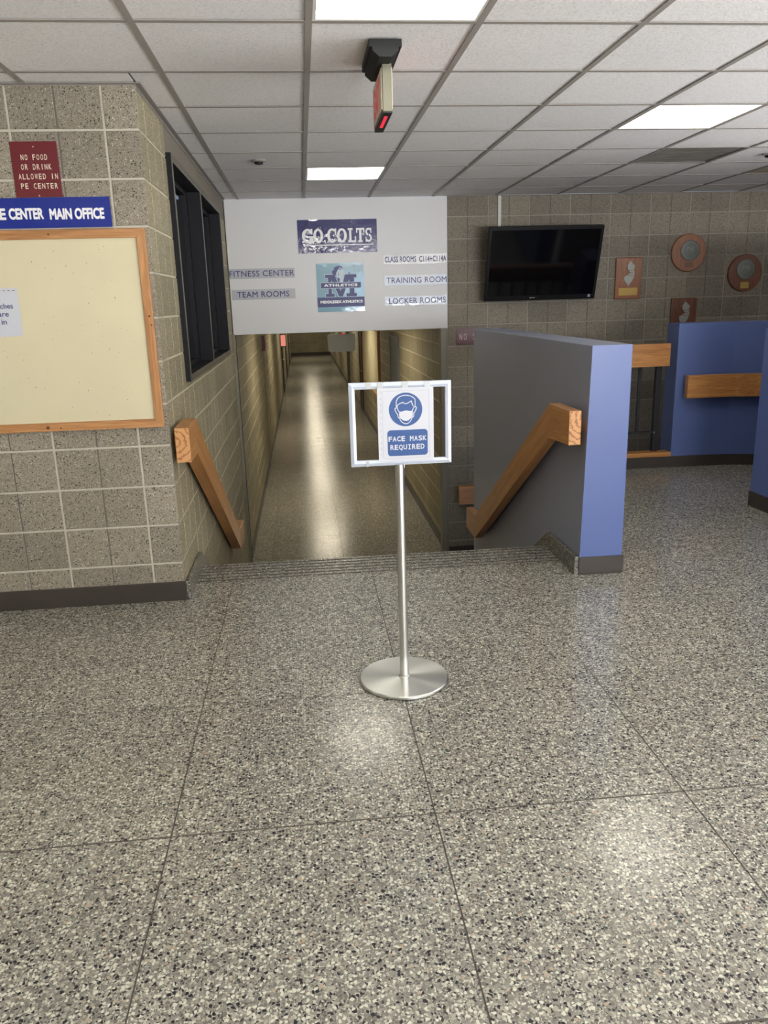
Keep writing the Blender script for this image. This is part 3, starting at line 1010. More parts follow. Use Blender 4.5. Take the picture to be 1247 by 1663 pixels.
# logo square
t = sign_root('logo_sign', 'square light blue athletics logo sign with a big navy M and a horse head', 'sign', 0.39, 1.385)
X0, X1, Z0, Z1 = 0.162, 0.617, 1.385, 1.835
LU = lambda a: X0 + (X1 - X0) * a
LV = lambda a: Z0 + (Z1 - Z0) * a
y = PB - 0.006
part(MB().box(X0, X1, PB - 0.005, PB - 0.0005, Z0, Z1), 'backing', M['sky_lam'], t)
mb = MB()
quad(mb, X0, X1, LV(0.10), LV(0.30), y)
part(mb, 'band', M['navy_ink'], t)
def M_shape(mb, g, yy):
    lift = [yy]
    def q(a, b, c, d):
        lift[0] -= 0.00005
        quad(mb, LU(a) - g, LU(b) + g, LV(c) - g, LV(d) + g, lift[0])
    q(0.24, 0.31, 0.33, 0.74); q(0.69, 0.79, 0.33, 0.74)
    q(0.18, 0.37, 0.31, 0.375); q(0.62, 0.84, 0.31, 0.375)
    q(0.18, 0.36, 0.70, 0.765); q(0.64, 0.84, 0.70, 0.765)
    mb.add([(LU(0.26) - g, yy, LV(0.765) + g), (LU(0.385) + g, yy, LV(0.765) + g), (LU(0.54) + g, yy, LV(0.31) - g), (LU(0.465) - g, yy, LV(0.31) - g)], [(0, 1, 2, 3)])
    mb.add([(LU(0.60) - g, yy + 0.00005, LV(0.765) + g), (LU(0.73) + g, yy + 0.00005, LV(0.765) + g), (LU(0.54) + g, yy + 0.00005, LV(0.31) - g), (LU(0.465) - g, yy + 0.00005, LV(0.31) - g)], [(0, 1, 2, 3)])
mb = MB(); M_shape(mb, 0.0045, y - 0.0003)
part(mb, 'outline', M['grey_ink'], t)
mb = MB(); M_shape(mb, 0.0, y - 0.0007)
part(mb, 'letter', M['navy_ink'], t)
def poly(mb, pts, yy, mi=0):
    mb.add([(LU(a), yy, LV(b)) for a, b in pts], [tuple(range(len(pts)))], mi)
mb = MB()
poly(mb, [(0.33, 0.79), (0.335, 0.84), (0.37, 0.86), (0.38, 0.91), (0.43, 0.93), (0.49, 0.945), (0.54, 0.92), (0.57, 0.885), (0.50, 0.90), (0.44, 0.85), (0.42, 0.79), (0.43, 0.74), (0.36, 0.765)], y - 0.0011)
poly(mb, [(0.67, 0.78), (0.68, 0.82), (0.73, 0.77)], y - 0.0011)
part(mb, 'mane', M['navy_ink'], t)
mb = MB()
poly(mb, [(0.42, 0.80), (0.46, 0.86), (0.50, 0.92), (0.53, 0.89), (0.57, 0.87), (0.60, 0.82), (0.60, 0.775), (0.57, 0.76), (0.57, 0.70), (0.56, 0.62), (0.54, 0.58), (0.50, 0.57), (0.48, 0.62), (0.44, 0.70), (0.415, 0.75)], y - 0.0015)
part(mb, 'horse_head', M['grey_ink'], t)
mb = MB()
poly(mb, [(0.465, 0.80), (0.475, 0.81), (0.47, 0.74), (0.46, 0.73)], y - 0.0019)
poly(mb, [(0.49, 0.88), (0.505, 0.90), (0.52, 0.865), (0.505, 0.85)], y - 0.0019)
poly(mb, [(0.44, 0.69), (0.475, 0.70), (0.49, 0.66), (0.47, 0.60), (0.455, 0.62)], y - 0.0019)
part(mb, 'horse_marks', M['navy_ink'], t)
mb = MB(); quad(mb, LU(0.085) - 0.004, LU(0.93) + 0.004, LV(0.49) - 0.004, LV(0.60) + 0.004, y - 0.0022)
part(mb, 'banner_outline', M['grey_ink'], t)
mb = MB(); quad(mb, LU(0.085), LU(0.93), LV(0.49), LV(0.60), y - 0.0026)
part(mb, 'banner', M['navy_ink'], t)
mb = MB()
text_fit(mb, 'ATHLETICS', LU(0.15), LU(0.86), LV(0.52), LV(0.575), 0.05, 1.15, y - 0.003)
text_fit(mb, 'MIDDLESEX ATHLETICS', LU(0.06), LU(0.96), LV(0.175), LV(0.235), 0.06, 1.0, y - 0.001)
part(mb, 'lettering', M['white_ink'], t)

for txt, a, b, c, d, ta, tb, lab, bold, vc in (
        ('FITNESS CENTER', -0.661, -0.043, 1.712, 1.803, -0.658, -0.048, 'clear laminated FITNESS CENTER strip on the left of the white board', 0.006, 0.5),
        ('TEAM ROOMS', -0.650, -0.047, 1.520, 1.613, -0.600, -0.105, 'clear laminated TEAM ROOMS strip, the lower one on the left of the white board', 0.01, 0.5),
        ('CLASS ROOMS  C114+C114A', 0.812, 1.432, 1.811, 1.900, 0.824, 1.424, 'clear laminated CLASS ROOMS strip, top one on the right of the white board', 0.025, 0.48),
        ('TRAINING ROOM', 0.813, 1.432, 1.616, 1.708, 0.836, 1.424, 'clear laminated TRAINING ROOM strip, middle one on the right of the white board', 0.006, 0.52),
        ('LOCKER ROOMS', 0.814, 1.432, 1.427, 1.512, 0.857, 1.415, 'clear laminated LOCKER ROOMS strip, lowest on the right of the white board', 0.006, 0.52)):
    t = sign_root('room_sign', lab, 'sign', (a + b) / 2, c, 'laminated room direction strips')
    part(MB().box(a, b, PB - 0.003, PB - 0.0005, c, d), 'strip', M['strip_lam'], t)
    mb = MB()
    m = (c + d) / 2
    text_fit(mb, txt, ta, tb, m - 0.027, m + 0.027, bold, 1.05, PB - 0.0042)
    part(mb, 'lettering', M['navy_ink'], t)

# ------------------------------------------------------------------ television, conduit, plaques
zt, zb, yt, yb = 2.10, 1.438, 7.50, 7.70
xa, xb = 1.765, 2.868
tv = thing('television', 'black flat-screen television tilted down on the back block wall', 'television', ((xa + xb) / 2, 7.8, zb))
ang = math.atan2(yb - yt, zt - zb)
def tvp(u, v, w):  # u along x, v up the screen from the bottom edge, w behind the screen
    return (u, yb - math.sin(ang) * v + math.cos(ang) * w, zb + math.cos(ang) * v + math.sin(ang) * w)
HT = math.hypot(zt - zb, yb - yt)
def tvbox(mb, u0, u1, v0, v1, w0, w1, mi=0):
    mb.add([tvp(u, v, w) for u in (u0, u1) for v in (v0, v1) for w in (w0, w1)], [(0, 1, 3, 2), (4, 6, 7, 5), (0, 4, 5, 1), (2, 3, 7, 6), (0, 2, 6, 4), (1, 5, 7, 3)], mi)
    return mb
part(tvbox(MB(), xa, xb, 0, HT, 0.0, 0.045), 'housing', M['black'], tv, 0.006)
part(tvbox(MB(), xa + 0.03, xb - 0.03, 0.05, HT - 0.03, -0.002, 0.001), 'screen', M['screen'], tv)
part(tvbox(MB(), xa + 0.45, xa + 0.459, 0.022, 0.031, -0.003, 0.0), 'status_mark', M['white_ink'], tv)
part(tvbox(MB(), xa + 0.464, xa + 0.50, 0.024, 0.030, -0.0025, 0.0), 'nameplate', M['line'], tv)
part(tvbox(MB(), xb - 0.075, xb - 0.05, 0.02, 0.045, -0.003, 0.0), 'sticker', M['line'], tv)
part(MB().box(2.15, 2.5, YB - 0.03, YB - 0.001, 1.55, 1.95), 'wall_plate', M['black_steel'], tv)
mb = MB()
for xx in (2.2, 2.42):
    mb.box(xx, xx + 0.03, 7.62, YB - 0.03, 1.83, 1.86).box(xx, xx + 0.03, 7.69, YB - 0.03, 1.60, 1.63)
part(mb, 'bracket', M['black_steel'], tv)
tag(MB().box(1.930, 1.962, YB - 0.020, YB - 0.0005, 2.0, ZC - 0.005).build('cable_duct', M['conduit'], bevel=0.003), 'white vertical cable duct from ceiling down behind the television', 'cable duct')

WF = YB - 0.0005   # face of the far wall's blocks
NJ = [(0.50, 1.0), (0.60, 0.93), (0.86, 0.80), (0.78, 0.70), (0.80, 0.60), (0.84, 0.52), (0.80, 0.38), (0.70, 0.24), (0.52, 0.10), (0.40, 0.0), (0.36, 0.10),
      (0.20, 0.18), (0.10, 0.30), (0.14, 0.40), (0.36, 0.46), (0.54, 0.54), (0.36, 0.66), (0.30, 0.80), (0.42, 0.92)]
def state_plaque(x0, x1, z0, z1, wood_, label, brass=True, sz=None):
    t = thing('award_plaque', label, 'plaque', ((x0 + x1) / 2, WF, z0), 'plaques on the far wall')
    mb = MB().prism([(x0, z0), (x1, z0), (x1, z1), (x0, z1)], WF - 0.022, WF, 'Y')
    part(mb, 'wood_backing', wood_, t, 0.008)
    w, h = x1 - x0, z1 - z0
    a0, a1, b0, b1 = x0 + w * 0.26, x0 + w * 0.80, z0 + h * 0.30, z0 + h * 0.92
    mb = MB().prism([(a0 + (a1 - a0) * p, b0 + (b1 - b0) * q) for p, q in NJ], WF - 0.028, WF - 0.0225, 'Y')
    part(mb, 'state_outline', M['pewter'], t)
    mb = MB()
    for k in range(3):
        quad(mb, a0 + w * 0.18, a0 + w * 0.40, b0 + (b1 - b0) * (0.62 - 0.1 * k), b0 + (b1 - b0) * (0.64 - 0.1 * k), WF - 0.0285)
    part(mb, 'engraving', M['walnut_d'], t)
    part(MB().box(x0 + w * 0.14, x0 + w * 0.86, WF - 0.0245, WF - 0.0225, z0 + h * 0.09, z0 + h * 0.27), 'name_plate', M['brass'], t)
state_plaque(3.130, 3.400, 1.424, 1.822, M['walnut'], 'rectangular wooden plaque with pewter state outline beside the television')
state_plaque(3.729, 4.000, 1.022, 1.420, M['walnut_d'], 'dark rectangular plaque partly hidden behind the far blue half wall')
def round_plaque(cx, cz, r, wood_, rm, dx, dz, label, plate):
    t = thing('round_plaque', label, 'plaque', (cx, WF, cz - r), 'plaques on the far wall')
    part(MB().lathe([(r, WF), (r, WF - 0.016), (r - 0.006, WF - 0.022)], cx, cz, 56, 0, 'Y'), 'wood_backing', wood_, t)
    part(MB().lathe([(rm, WF - 0.0225), (rm, WF - 0.029), (rm - 0.008, WF - 0.031)], cx + dx, cz + dz, 44, 0, 'Y'), 'medallion', M['bronze'], t)
    mb = MB()
    ring(mb, cx + dx, cz + dz, rm * 0.82, rm * 0.82, 0.004, 0.004, 0, 360, WF - 0.0318, 0, 36)
    text_fit(mb, 'NJ', cx + dx - rm * 0.36, cx + dx + rm * 0.36, cz + dz - rm * 0.12, cz + dz + rm * 0.4, 0.01, 1, WF - 0.0318)
    part(mb, 'relief', M['pewter'], t)
    part(MB().box(cx + plate[0], cx + plate[1], WF - 0.0245, WF - 0.0225, cz + plate[2], cz + plate[3]), 'name_plate', plate[4], t)
round_plaque(3.876, 1.854, 0.182, M['walnut'], 0.098, 0.01, 0.02, 'round brown wooden plaque with large dark medallion, the higher of two', (-0.04, 0.045, -0.14, -0.09, M['walnut_d']))
round_plaque(4.487, 1.646, 0.182, M['walnut_d'], 0.098, 0.0, 0.035, 'round dark wooden plaque with medallion and small brass plate, lower right', (-0.045, 0.045, -0.15, -0.09, M['brass']))

# NO SMOKING plate, partly behind the blue wall
t = thing('smoking_sign', 'small maroon plate reading NO S..., partly behind the blue half wall', 'sign', (1.66, WF, 1.03))
part(MB().box(1.521, 2.02, WF - 0.006, WF, 1.030, 1.182), 'plate', M['maroon_dark'], t)
mb = MB(); text_mono(mb, 'NO SMOKING', 1.545, 2.0, 1.073, 1.138, 0.0, 0.62, WF - 0.0068)
part(mb, 'lettering', M['engrave'], t)

# ------------------------------------------------------------------ notice board and signs on the front-left wall
WFF = YF - 0.0005
bx0, bx1, bz0, bz1 = -2.15, -0.692, 0.908, 1.820
t = thing('notice_board', 'cream fabric notice board in a light oak frame on the left block wall', 'notice board', ((bx0 + bx1) / 2, WFF, bz0))
part(MB().box(bx0 + 0.03, bx1 - 0.03, WFF - 0.012, WFF, bz0 + 0.03, bz1 - 0.03), 'fabric_panel', M['cork'], t)
fw_ = 0.040
for nm, poly_, mat in (('frame_rail', [(bx0, bz0), (bx1, bz0), (bx1 - fw_, bz0 + fw_), (bx0 + fw_, bz0 + fw_)], 'board_x'),
                       ('frame_rail', [(bx0, bz1), (bx1, bz1), (bx1 - fw_, bz1 - fw_), (bx0 + fw_, bz1 - fw_)], 'board_x'),
                       ('frame_stile', [(bx1, bz0), (bx1, bz1), (bx1 - fw_, bz1 - fw_), (bx1 - fw_, bz0 + fw_)], 'board_z'),
                       ('frame_stile', [(bx0, bz0), (bx0, bz1), (bx0 + fw_, bz1 - fw_), (bx0 + fw_, bz0 + fw_)], 'board_z')):
    part(MB().prism(poly_, WFF - 0.024, WFF, 'Y'), nm, M[mat], t, 0.0015)
mb = MB()
for u, v, r in ((-1.235, 0.926, 0.006), (-1.175, 0.922, 0.003), (-0.709, 1.43, 0.004), (-0.703, 1.39, 0.003), (-1.117, 1.80, 0.0035)):
    mb.lathe([(r * 1.6, WFF - 0.0235), (r, WFF - 0.0247)], u, v, 10, 0, 'Y')
part(mb, 'knot', M['knot'], t)
mb = MB()
rnd = random.Random(3)
for _ in range(130):
    u = rnd.uniform(bx0 + 0.3, bx1 - 0.06)
    v = rnd.uniform(bz0 + 0.06, bz1 - 0.06)
    r = rnd.uniform(0.0006, 0.0018)
    k = rnd.uniform(1, 3.5)
    mb.add([(u - r, WFF - 0.0126, v), (u, WFF - 0.0126, v - r * k), (u + r, WFF - 0.0126, v), (u, WFF - 0.0126, v + r * k)], [(0, 1, 2, 3)])
o = part(mb, 'pin_holes', M['pin'], t)
o['kind'] = 'stuff'
# paper notice
t = thing('paper_notice', 'white printed paper pinned on the cream notice board at the left edge', 'paper', (-1.4, WFF - 0.012, 1.355))
mb = MB()
mb.add([(-1.565, WFF - 0.0135, 1.352), (-1.292, WFF - 0.0135, 1.358), (-1.288, WFF - 0.0160, 1.573), (-1.565, WFF - 0.0135, 1.574)], [(0, 1, 2, 3)])
mb.add([(-1.565, WFF - 0.0127, 1.352), (-1.292, WFF - 0.0127, 1.358), (-1.288, WFF - 0.0152, 1.573), (-1.565, WFF - 0.0127, 1.574)], [(3, 2, 1, 0)])
part(mb, 'sheet', M['paper'], t)
mb = MB()
yy = WFF - 0.0165
text_fit(mb, 'Coaches', -1.428, -1.318, 1.482, 1.506, 0.006, 1, yy)
text_fit(mb, 'are', -1.388, -1.341, 1.447, 1.463, 0.006, 1, yy)
text_fit(mb, 'in', -1.378, -1.355, 1.412, 1.434, 0.006, 1, yy)
part(mb, 'lettering', M['navy_ink'], t)
mb = MB()
for k in range(6):
    quad(mb, -1.300 - k * 0.021 - 0.011, -1.300 - k * 0.021, 1.5605, 1.5635, yy)
part(mb, 'perforation', M['pin'], t)
# maroon plate
t = thing('food_sign', 'maroon plate forbidding food or drink, above the blue office sign', 'sign', (-1.138, WFF, 1.96))
part(MB().box(-1.238, -1.037, WFF - 0.005, WFF, 1.960, 2.190), 'plate', M['maroon'], t, 0.001)
mb = MB()
for k, (s_, a, b) in enumerate((('NO FOOD', -1.199, -1.081), ('OR DRINK', -1.203, -1.068), ('ALLOWED IN', -1.219, -1.045), ('PE CENTER', -1.214, -1.050))):
    zc = 2.125 - k * 0.0395
    text_mono(mb, s_, a, b, zc - 0.0115, zc + 0.0115, 0.012, 0.70, WFF - 0.0056)
part(mb, 'lettering', M['engrave'], t)
for z in (2.168, 1.966):
    part(MB().lathe([(0.0035, WFF - 0.005), (0.003, WFF - 0.007)], -1.138, z, 14, 0, 'Y'), 'screw', M['steel'], t)
# blue office sign
M['royal_lam'] = wrinkled('royal_laminate', (0.006, 0.022, 0.24), 0.0004, 5)
t = thing('office_sign', 'glossy blue MAIN OFFICE sign with white letters above the notice board', 'sign', (-1.1, WFF, 1.83))
part(MB().box(-1.44, -0.834, WFF - 0.0075, WFF - 0.0051, 1.829, 1.958), 'backing', M['royal_lam'], t)
mb = MB()
text_fit(mb, 'PE', -1.354, -1.293, 1.866, 1.915, 0.045, 0.98, WFF - 0.0084)
text_fit(mb, 'CENTER', -1.281, -1.130, 1.866, 1.915, 0.045, 0.98, WFF - 0.0084)
text_fit(mb, 'MAIN OFFICE', -1.104, -0.864, 1.863, 1.912, 0.045, 0.98, WFF - 0.0084)
part(mb, 'lettering', M['white_ink'], t)

# ------------------------------------------------------------------ office window
wx = XL + 0.028
win = MB()
dk, fcm = 0, 1
F = {1: 1}
win.box(XL - 0.075, wx, WY0, WY0 + 0.045, WZ0, WZ1, 0, F)          # near jamb
win.box(XL - 0.075, wx, 7.13, 7.19, WZ0, WZ1, 0, F)                # far jamb
win.box(XL - 0.075, wx, WY0 + 0.045, 7.13, WZ1 - 0.042, WZ1, 0, F)  # head
win.box(XL - 0.075, wx, WY0 + 0.045, 7.13, WZ0, WZ0 + 0.038, 0, F)  # sill
wo = struct(win.build('window_1', [M['dark_bronze'], M['bronze_sheen']], bevel=0.002), 'dark bronze framed two-light office window in the side wall', 'window')
MB().box(XL - 0.075, wx, 5.80, 5.855, WZ0 + 0.038, WZ1 - 0.042, 0, F).build('mullion', [M['dark_bronze'], M['bronze_sheen']], wo)
for a, b in ((WY0 + 0.045, 5.80), (5.855, 7.13)):
    f = MB()
    z0, z1 = WZ0 + 0.038, WZ1 - 0.042
    f.box(XL - 0.11, XL - 0.06, a, a + 0.04, z0, z1).box(XL - 0.11, XL - 0.06, b - 0.09, b, z0, z1)
    f.box(XL - 0.11, XL - 0.06, a + 0.04, b - 0.09, z0, z0 + 0.03).box(XL - 0.11, XL - 0.06, a + 0.04, b - 0.09, z1 - 0.03, z1)
    s = f.build('sash', M['dark_bronze'], wo, bevel=0.002)
    MB().box(XL - 0.092, XL - 0.086, a + 0.04, b - 0.09, z0 + 0.03, z1 - 0.03).build('pane', M['glass'], s)
# remaining wall between window and corridor
lay_blocks(ws, (XL - 0.004, 0, 0), R(90), 7.19, 7.395, WZ0, WZ1 - 0.03, YF + 0.155, M['block_side'])
MB().box(XL - TW, XL - 0.0045, 7.19, 7.4, WZ0, WZ1).build('pier', M['mortar_side'], ws)

# ------------------------------------------------------------------ blue half walls
BT = 1.222
# wall_stair: its stair face leans in slightly towards the top
mb = MB()
y0, y1a, y1b = 3.905, 6.575, 6.80
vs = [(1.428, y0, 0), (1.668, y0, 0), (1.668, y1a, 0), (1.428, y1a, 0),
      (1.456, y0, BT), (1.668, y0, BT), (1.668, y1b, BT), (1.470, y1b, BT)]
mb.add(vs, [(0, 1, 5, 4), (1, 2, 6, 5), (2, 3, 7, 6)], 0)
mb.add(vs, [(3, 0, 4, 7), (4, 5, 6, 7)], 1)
vs2 = [(1.428, y0, ZL), (1.668, y0, ZL), (1.668, y1a, ZL), (1.428, y1a, ZL), (1.428, y0, 0), (1.668, y0, 0), (1.668, y1a, 0), (1.428, y1a, 0)]
mb.add(vs2, [(0, 1, 2, 3), (0, 1, 5, 4), (1, 2, 6, 5), (2, 3, 7, 6)], 0)
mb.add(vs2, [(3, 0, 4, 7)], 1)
struct(mb.build('wall_stair', [M['blue'], M['blue_sheen']], bevel=0.004), 'blue painted half wall standing beside the steps, with the sloping wood rail', 'wall')
struct(MB().box(1.428, 1.669, y0 - 0.006, y0 - 0.0005, 0, 0.097).box(1.6685, 1.675, y0 - 0.006, 6.42, 0, 0.097).build('baseboard_stair', M['base']), 'dark vinyl baseboard on the end of the blue half wall by the steps', 'baseboard')

def ribbon(pts, off):
    """offset an open polyline to its left by off (2D)"""
    out = []
    for i, p in enumerate(pts):
        ds = []
        if i: ds.append((Vector(p) - Vector(pts[i - 1])).normalized())
        if i < len(pts) - 1: ds.append((Vector(pts[i + 1]) - Vector(p)).normalized())
        n = sum(((Vector((-d.y, d.x))) for d in ds), Vector((0, 0))).normalized()
        c = n.dot(Vector((-ds[0].y, ds[0].x)))
        out.append(tuple(Vector(p) + n * off / c))
    return out
gl = [(3.134, 6.42), (3.622, 6.408), (5.6, 5.93)]
mb = MB().prism(gl + ribbon(gl, 0.225)[::-1], ZL, BT, 'Z')
struct(mb.build('wall_gallery', M['blue'], bevel=0.004), 'blue painted half wall with a bend and a wood rail, beyond the balusters', 'wall')
gb = [(1.68, 6.42)] + gl
mb = MB().prism(ribbon(gb, -0.0065) + ribbon(gb, -0.0005)[::-1], 0, 0.096, 'Z')
struct(mb.build('baseboard_gallery', M['base']), 'dark vinyl baseboard along the far side of the upper floor', 'baseboard')
n0, n1 = (3.088, 5.085), (3.13, 1.6)
mb = MB().prism([n0, n1, (n1[0] + 0.24, n1[1]), (n0[0] + 0.24, n0[1])], 0, BT, 'Z')
struct(mb.build('wall_near', M['blue'], bevel=0.004), 'blue painted half wall at the right edge of the view', 'wall')
mb = MB().prism([(n0[0] - 0.0065, n0[1] + 0.006), (n1[0] - 0.0065, n1[1]), (n1[0] - 0.0005, n1[1]), (n0[0] - 0.0005, n0[1])], 0, 0.105, 'Z')
struct(mb.build('baseboard_near', M['base']), 'dark vinyl baseboard on the blue half wall at the right edge', 'baseboard')

# ------------------------------------------------------------------ open railing between the blue walls
rl = thing('balcony_railing', 'open railing with oak top board, oak sill and black steel bars over the stairwell', 'railing', (2.4, 6.5, 0))
part(MB().box(1.67, 3.133, 6.42, 6.64, -0.25, 0.096), 'curb', M['plaster'], rl)
part(MB().box(1.67, 3.133, 6.415, 6.53, 0.096, 0.134), 'sill', M['oak_x'], rl, 0.002)
part(MB().box(1.67, 3.073, 6.42, 6.48, 0.872, 1.061), 'top_board', M['oak_x'], rl, 0.002)
for x in (3.015, 2.0):
    part(MB().box(x - 0.025, x + 0.025, 6.485, 6.525, 0.134, 0.98), 'post', M['black_steel'], rl, 0.002)
part(MB().box(1.67, 2.992, 6.497, 6.513, 0.290, 0.312), 'bottom_bar', M['black_steel'], rl)
part(MB().box(1.67, 2.992, 6.490, 6.52, 0.90, 0.92), 'upper_bar', M['black_steel'], rl)
xx = 2.852
while xx > 1.72:
    part(MB().box(xx - 0.0135, xx + 0.0135, 6.497, 6.513, 0.312, 0.90), 'baluster', M['black_steel'], rl)
    xx -= 0.152
part(MB().lathe([(0.008, 6.482), (0.006, 6.478)], 3.0, 0.30, 12, 0, 'Y'), 'bolt', M['steel'], rl)

# ------------------------------------------------------------------ handrails
def stair_rail(x0, x1, top, bot, endmat, label, wallx):
    t = thing('handrail', label, 'handrail', ((x0 + x1) / 2, top[0][0], bot[0][1]), 'sloping oak handrails beside the steps')
    n = len(top)
    for k in range(n - 1):
        q = [bot[k], bot[k + 1], top[k + 1], top[k]]
        mb = MB()
        mb.prism(q, x0, x1, 'X')
        if k == 0:   # front cap shows end grain
            for fi, f in enumerate(mb.f):
                if all(abs(mb.v[i][1] - top[0][0]) < 1e-6 for i in f):
                    mb.m[fi] = 1
        o = part(mb, ['upper_end', 'sloping_rail', 'lower_end'][k], [M['oak_slope'] if k == 1 else M['oak_y'], endmat], t, 0.0025)
    for yk, zk in ((4.02, 0.81), (4.95, 0.375), (5.75, -0.12)):
        a, b = (x1, wallx) if wallx > x1 else (wallx, x0)
        part(MB().box(a, b, yk - 0.03, yk + 0.03, zk - 0.04, zk + 0.03), 'bracket', M['oak_z'], t)
    return t
def slope_wood():
    m, nt, b = new_mat('oak_slope')
    g = nt.nodes.new('ShaderNodeNewGeometry')
    mp = nt.nodes.new('ShaderNodeMapping')
    mp.vector_type = 'POINT'
    mp.inputs['Rotation'].default_value = (R(31.3), 0, 0)
    nt.links.new(g.outputs['Position'], mp.inputs['Vector'])
    mp2 = nt.nodes.new('ShaderNodeMapping')
    mp2.inputs['Scale'].default_value = (26, 1.6, 26)
    nt.links.new(mp.outputs[0], mp2.inputs['Vector'])
    n = noise(nt, mp2.outputs[0], 1.0, 4, 0.6)
    n2 = noise(nt, mp2.outputs[0], 5.5, 2)
    f = math_n(nt, 'ADD', math_n(nt, 'MULTIPLY', n.outputs['Fac'], 0.72), math_n(nt, 'MULTIPLY', n2.outputs['Fac'], 0.28))
    c1, c2 = (0.52, 0.245, 0.078), (0.34, 0.14, 0.040)
    col = ramp(nt, f, [(0.30, c2), (0.6, c1), (0.75, tuple(x * 1.15 for x in c1))])
    nt.links.new(col, b.inputs['Base Color'])
    b.inputs['Roughness'].default_value = 0.38
    b.inputs['Coat Weight'].default_value = 0.15
    return m
M['oak_slope'] = slope_wood()
stair_rail(1.340, 1.404, [(3.885, 0.897), (4.222, 0.897), (6.140, -0.265), (6.485, -0.283)], [(3.885, 0.719), (4.24, 0.702), (6.138, -0.461), (6.485, -0.461)],
           M['end_r'], 'oak handrail sloping down the face of the blue half wall', 1.445)
stair_rail(-0.648, -0.578, [(3.87, 0.897), (4.155, 0.905), (6.09, -0.265), (6.44, -0.275)], [(3.87, 0.725), (4.115, 0.728), (6.045, -0.405), (6.44, -0.440)],
           M['end_l'], 'oak handrail sloping down the left block wall below the office window', XL)
# gallery rail
t = thing('wall_rail', 'level oak rail bending along the far blue half wall', 'handrail', (3.5, 6.35, 0.605))
g2 = [(3.196, 6.418), (3.622, 6.408), (5.5, 5.95)]
for k in range(2):
    seg = g2
    inn, out_ = ribbon(seg, -0.04), ribbon(seg, -0.102)
    part(MB().prism([out_[k], out_[k + 1], inn[k + 1], inn[k]], 0.607, 0.797, 'Z'), 'rail', M['oak_x'], t, 0.0025)
for x, y in ((3.35, 6.395), (4.3, 6.22)):
    part(MB().box(x - 0.03, x + 0.03, y - 0.035, y + 0.015, 0.66, 0.73), 'bracket', M['oak_x'], t)
# rail low on the far wall
t = thing('wall_rail', 'short visible end of an oak rail low on the far block wall', 'handrail', (2.6, 7.8, -0.6))
part(MB().box(1.530, 4.4, 7.775, 7.835, -0.603, -0.410), 'rail', M['oak_x'], t, 0.0025)
for x in (1.9, 3.2, 4.2):
    part(MB().box(x - 0.03, x + 0.03, 7.835, YB, -0.55, -0.47), 'bracket', M['oak_x'], t)

# ------------------------------------------------------------------ exit sign
ex = thing('exit_sign', 'edge-on exit sign hanging from a black ceiling canopy, red light slot below', 'exit sign', (0.385, 3.45, ZC))
cx0, cx1, cy0, cy1 = 0.305, 0.430, 3.272, 3.62
mb = MB()
mb.prism([(cx0, ZC - 0.0012), (cx1, ZC - 0.0012), (cx1, ZC - 0.028), (cx1 - 0.012, ZC - 0.028), (cx1 - 0.012, ZC - 0.040), (cx1 - 0.038, ZC - 0.062), (cx0 + 0.038, ZC - 0.062), (cx0 + 0.012, ZC - 0.040), (cx0 + 0.012, ZC - 0.028), (cx0, ZC - 0.028)], cy0, cy1, 'Y')
part(mb, 'canopy', M['exit_black'], ex, 0.002)
sx0, sx1, sy0, sy1, sz0, sz1 = 0.362, 0.400, 3.365, 3.735, 2.188, ZC - 0.058
mb = MB().box(sx0, sx1, sy0, sy1, sz0 + 0.001, sz1)
part(mb, 'housing', M['exit_beige'], ex, 0.003)
part(MB().box(sx0 - 0.003, sx0 - 0.0002, sy0 + 0.012, sy1 - 0.008, sz0 + 0.012, sz1 - 0.012), 'face_plate', M['exit_face'], ex)
part(MB().box(sx1 + 0.0002, sx1 + 0.003, sy0 + 0.012, sy1 - 0.008, sz0 + 0.012, sz1 - 0.012), 'face_plate', M['exit_face'], ex)
mb = MB()
text_fit(mb, 'EXIT', sy1 - 0.04, sy0 + 0.06, sz0 + 0.03, sz1 - 0.03, 0.05, 1.0, fn=lambda u, v, w: (sx0 - 0.0036 - w, u, v))
part(mb, 'lettering', M['red_letter'], ex)
mb = MB()
text_fit(mb, 'EXIT', sy0 + 0.04, sy1 - 0.06, sz0 + 0.03, sz1 - 0.03, 0.05, 1.0, fn=lambda u, v, w: (sx1 + 0.0036 + w, u, v))
part(mb, 'lettering', M['red_letter'], ex)
part(MB().box(sx0, sx1, sy0, sy1, sz0 - 0.004, sz0 + 0.001), 'bottom_plate', M['exit_black'], ex)
part(MB().box(sx0 + 0.012, sx1 - 0.012, sy0 + 0.06, sy1 - 0.10, sz0 - 0.0052, sz0 - 0.004), 'light_slot', M['red_glow'], ex)

# ------------------------------------------------------------------ sign stand
SX, SY = 0.332, 2.838
ss = thing('sign_stand', 'round-based brushed metal stand with an open white aluminium sign frame', 'sign stand', (SX, SY, 0))
part(MB().lathe([(0.172, 0.0), (0.178, 0.004), (0.178, 0.011), (0.174, 0.0145), (0.05, 0.0165), (0.0, 0.0166)], SX, SY, 96), 'base', M['disc'], ss)
PX = 0.338
part(MB().lathe([(0.0225, 0.015), (0.0225, 0.0195), (0.0178, 0.022)], SX, SY, 36), 'collar', M['steel'], ss)
part(MB().lathe([(0.0172, 0.02), (0.0172, 0.880)], SX + 0.002, SY, 40), 'pole', M['steel'], ss)
fx0, fx1, fz0, fz1 = 0.154, 0.529, 0.876, 1.182
fb, fd = 0.0215, 0.012
def bar(mb, p, prof):
    """four-sided picture-frame moulding: outer and inner polygons with a raised ridge"""
    return mb
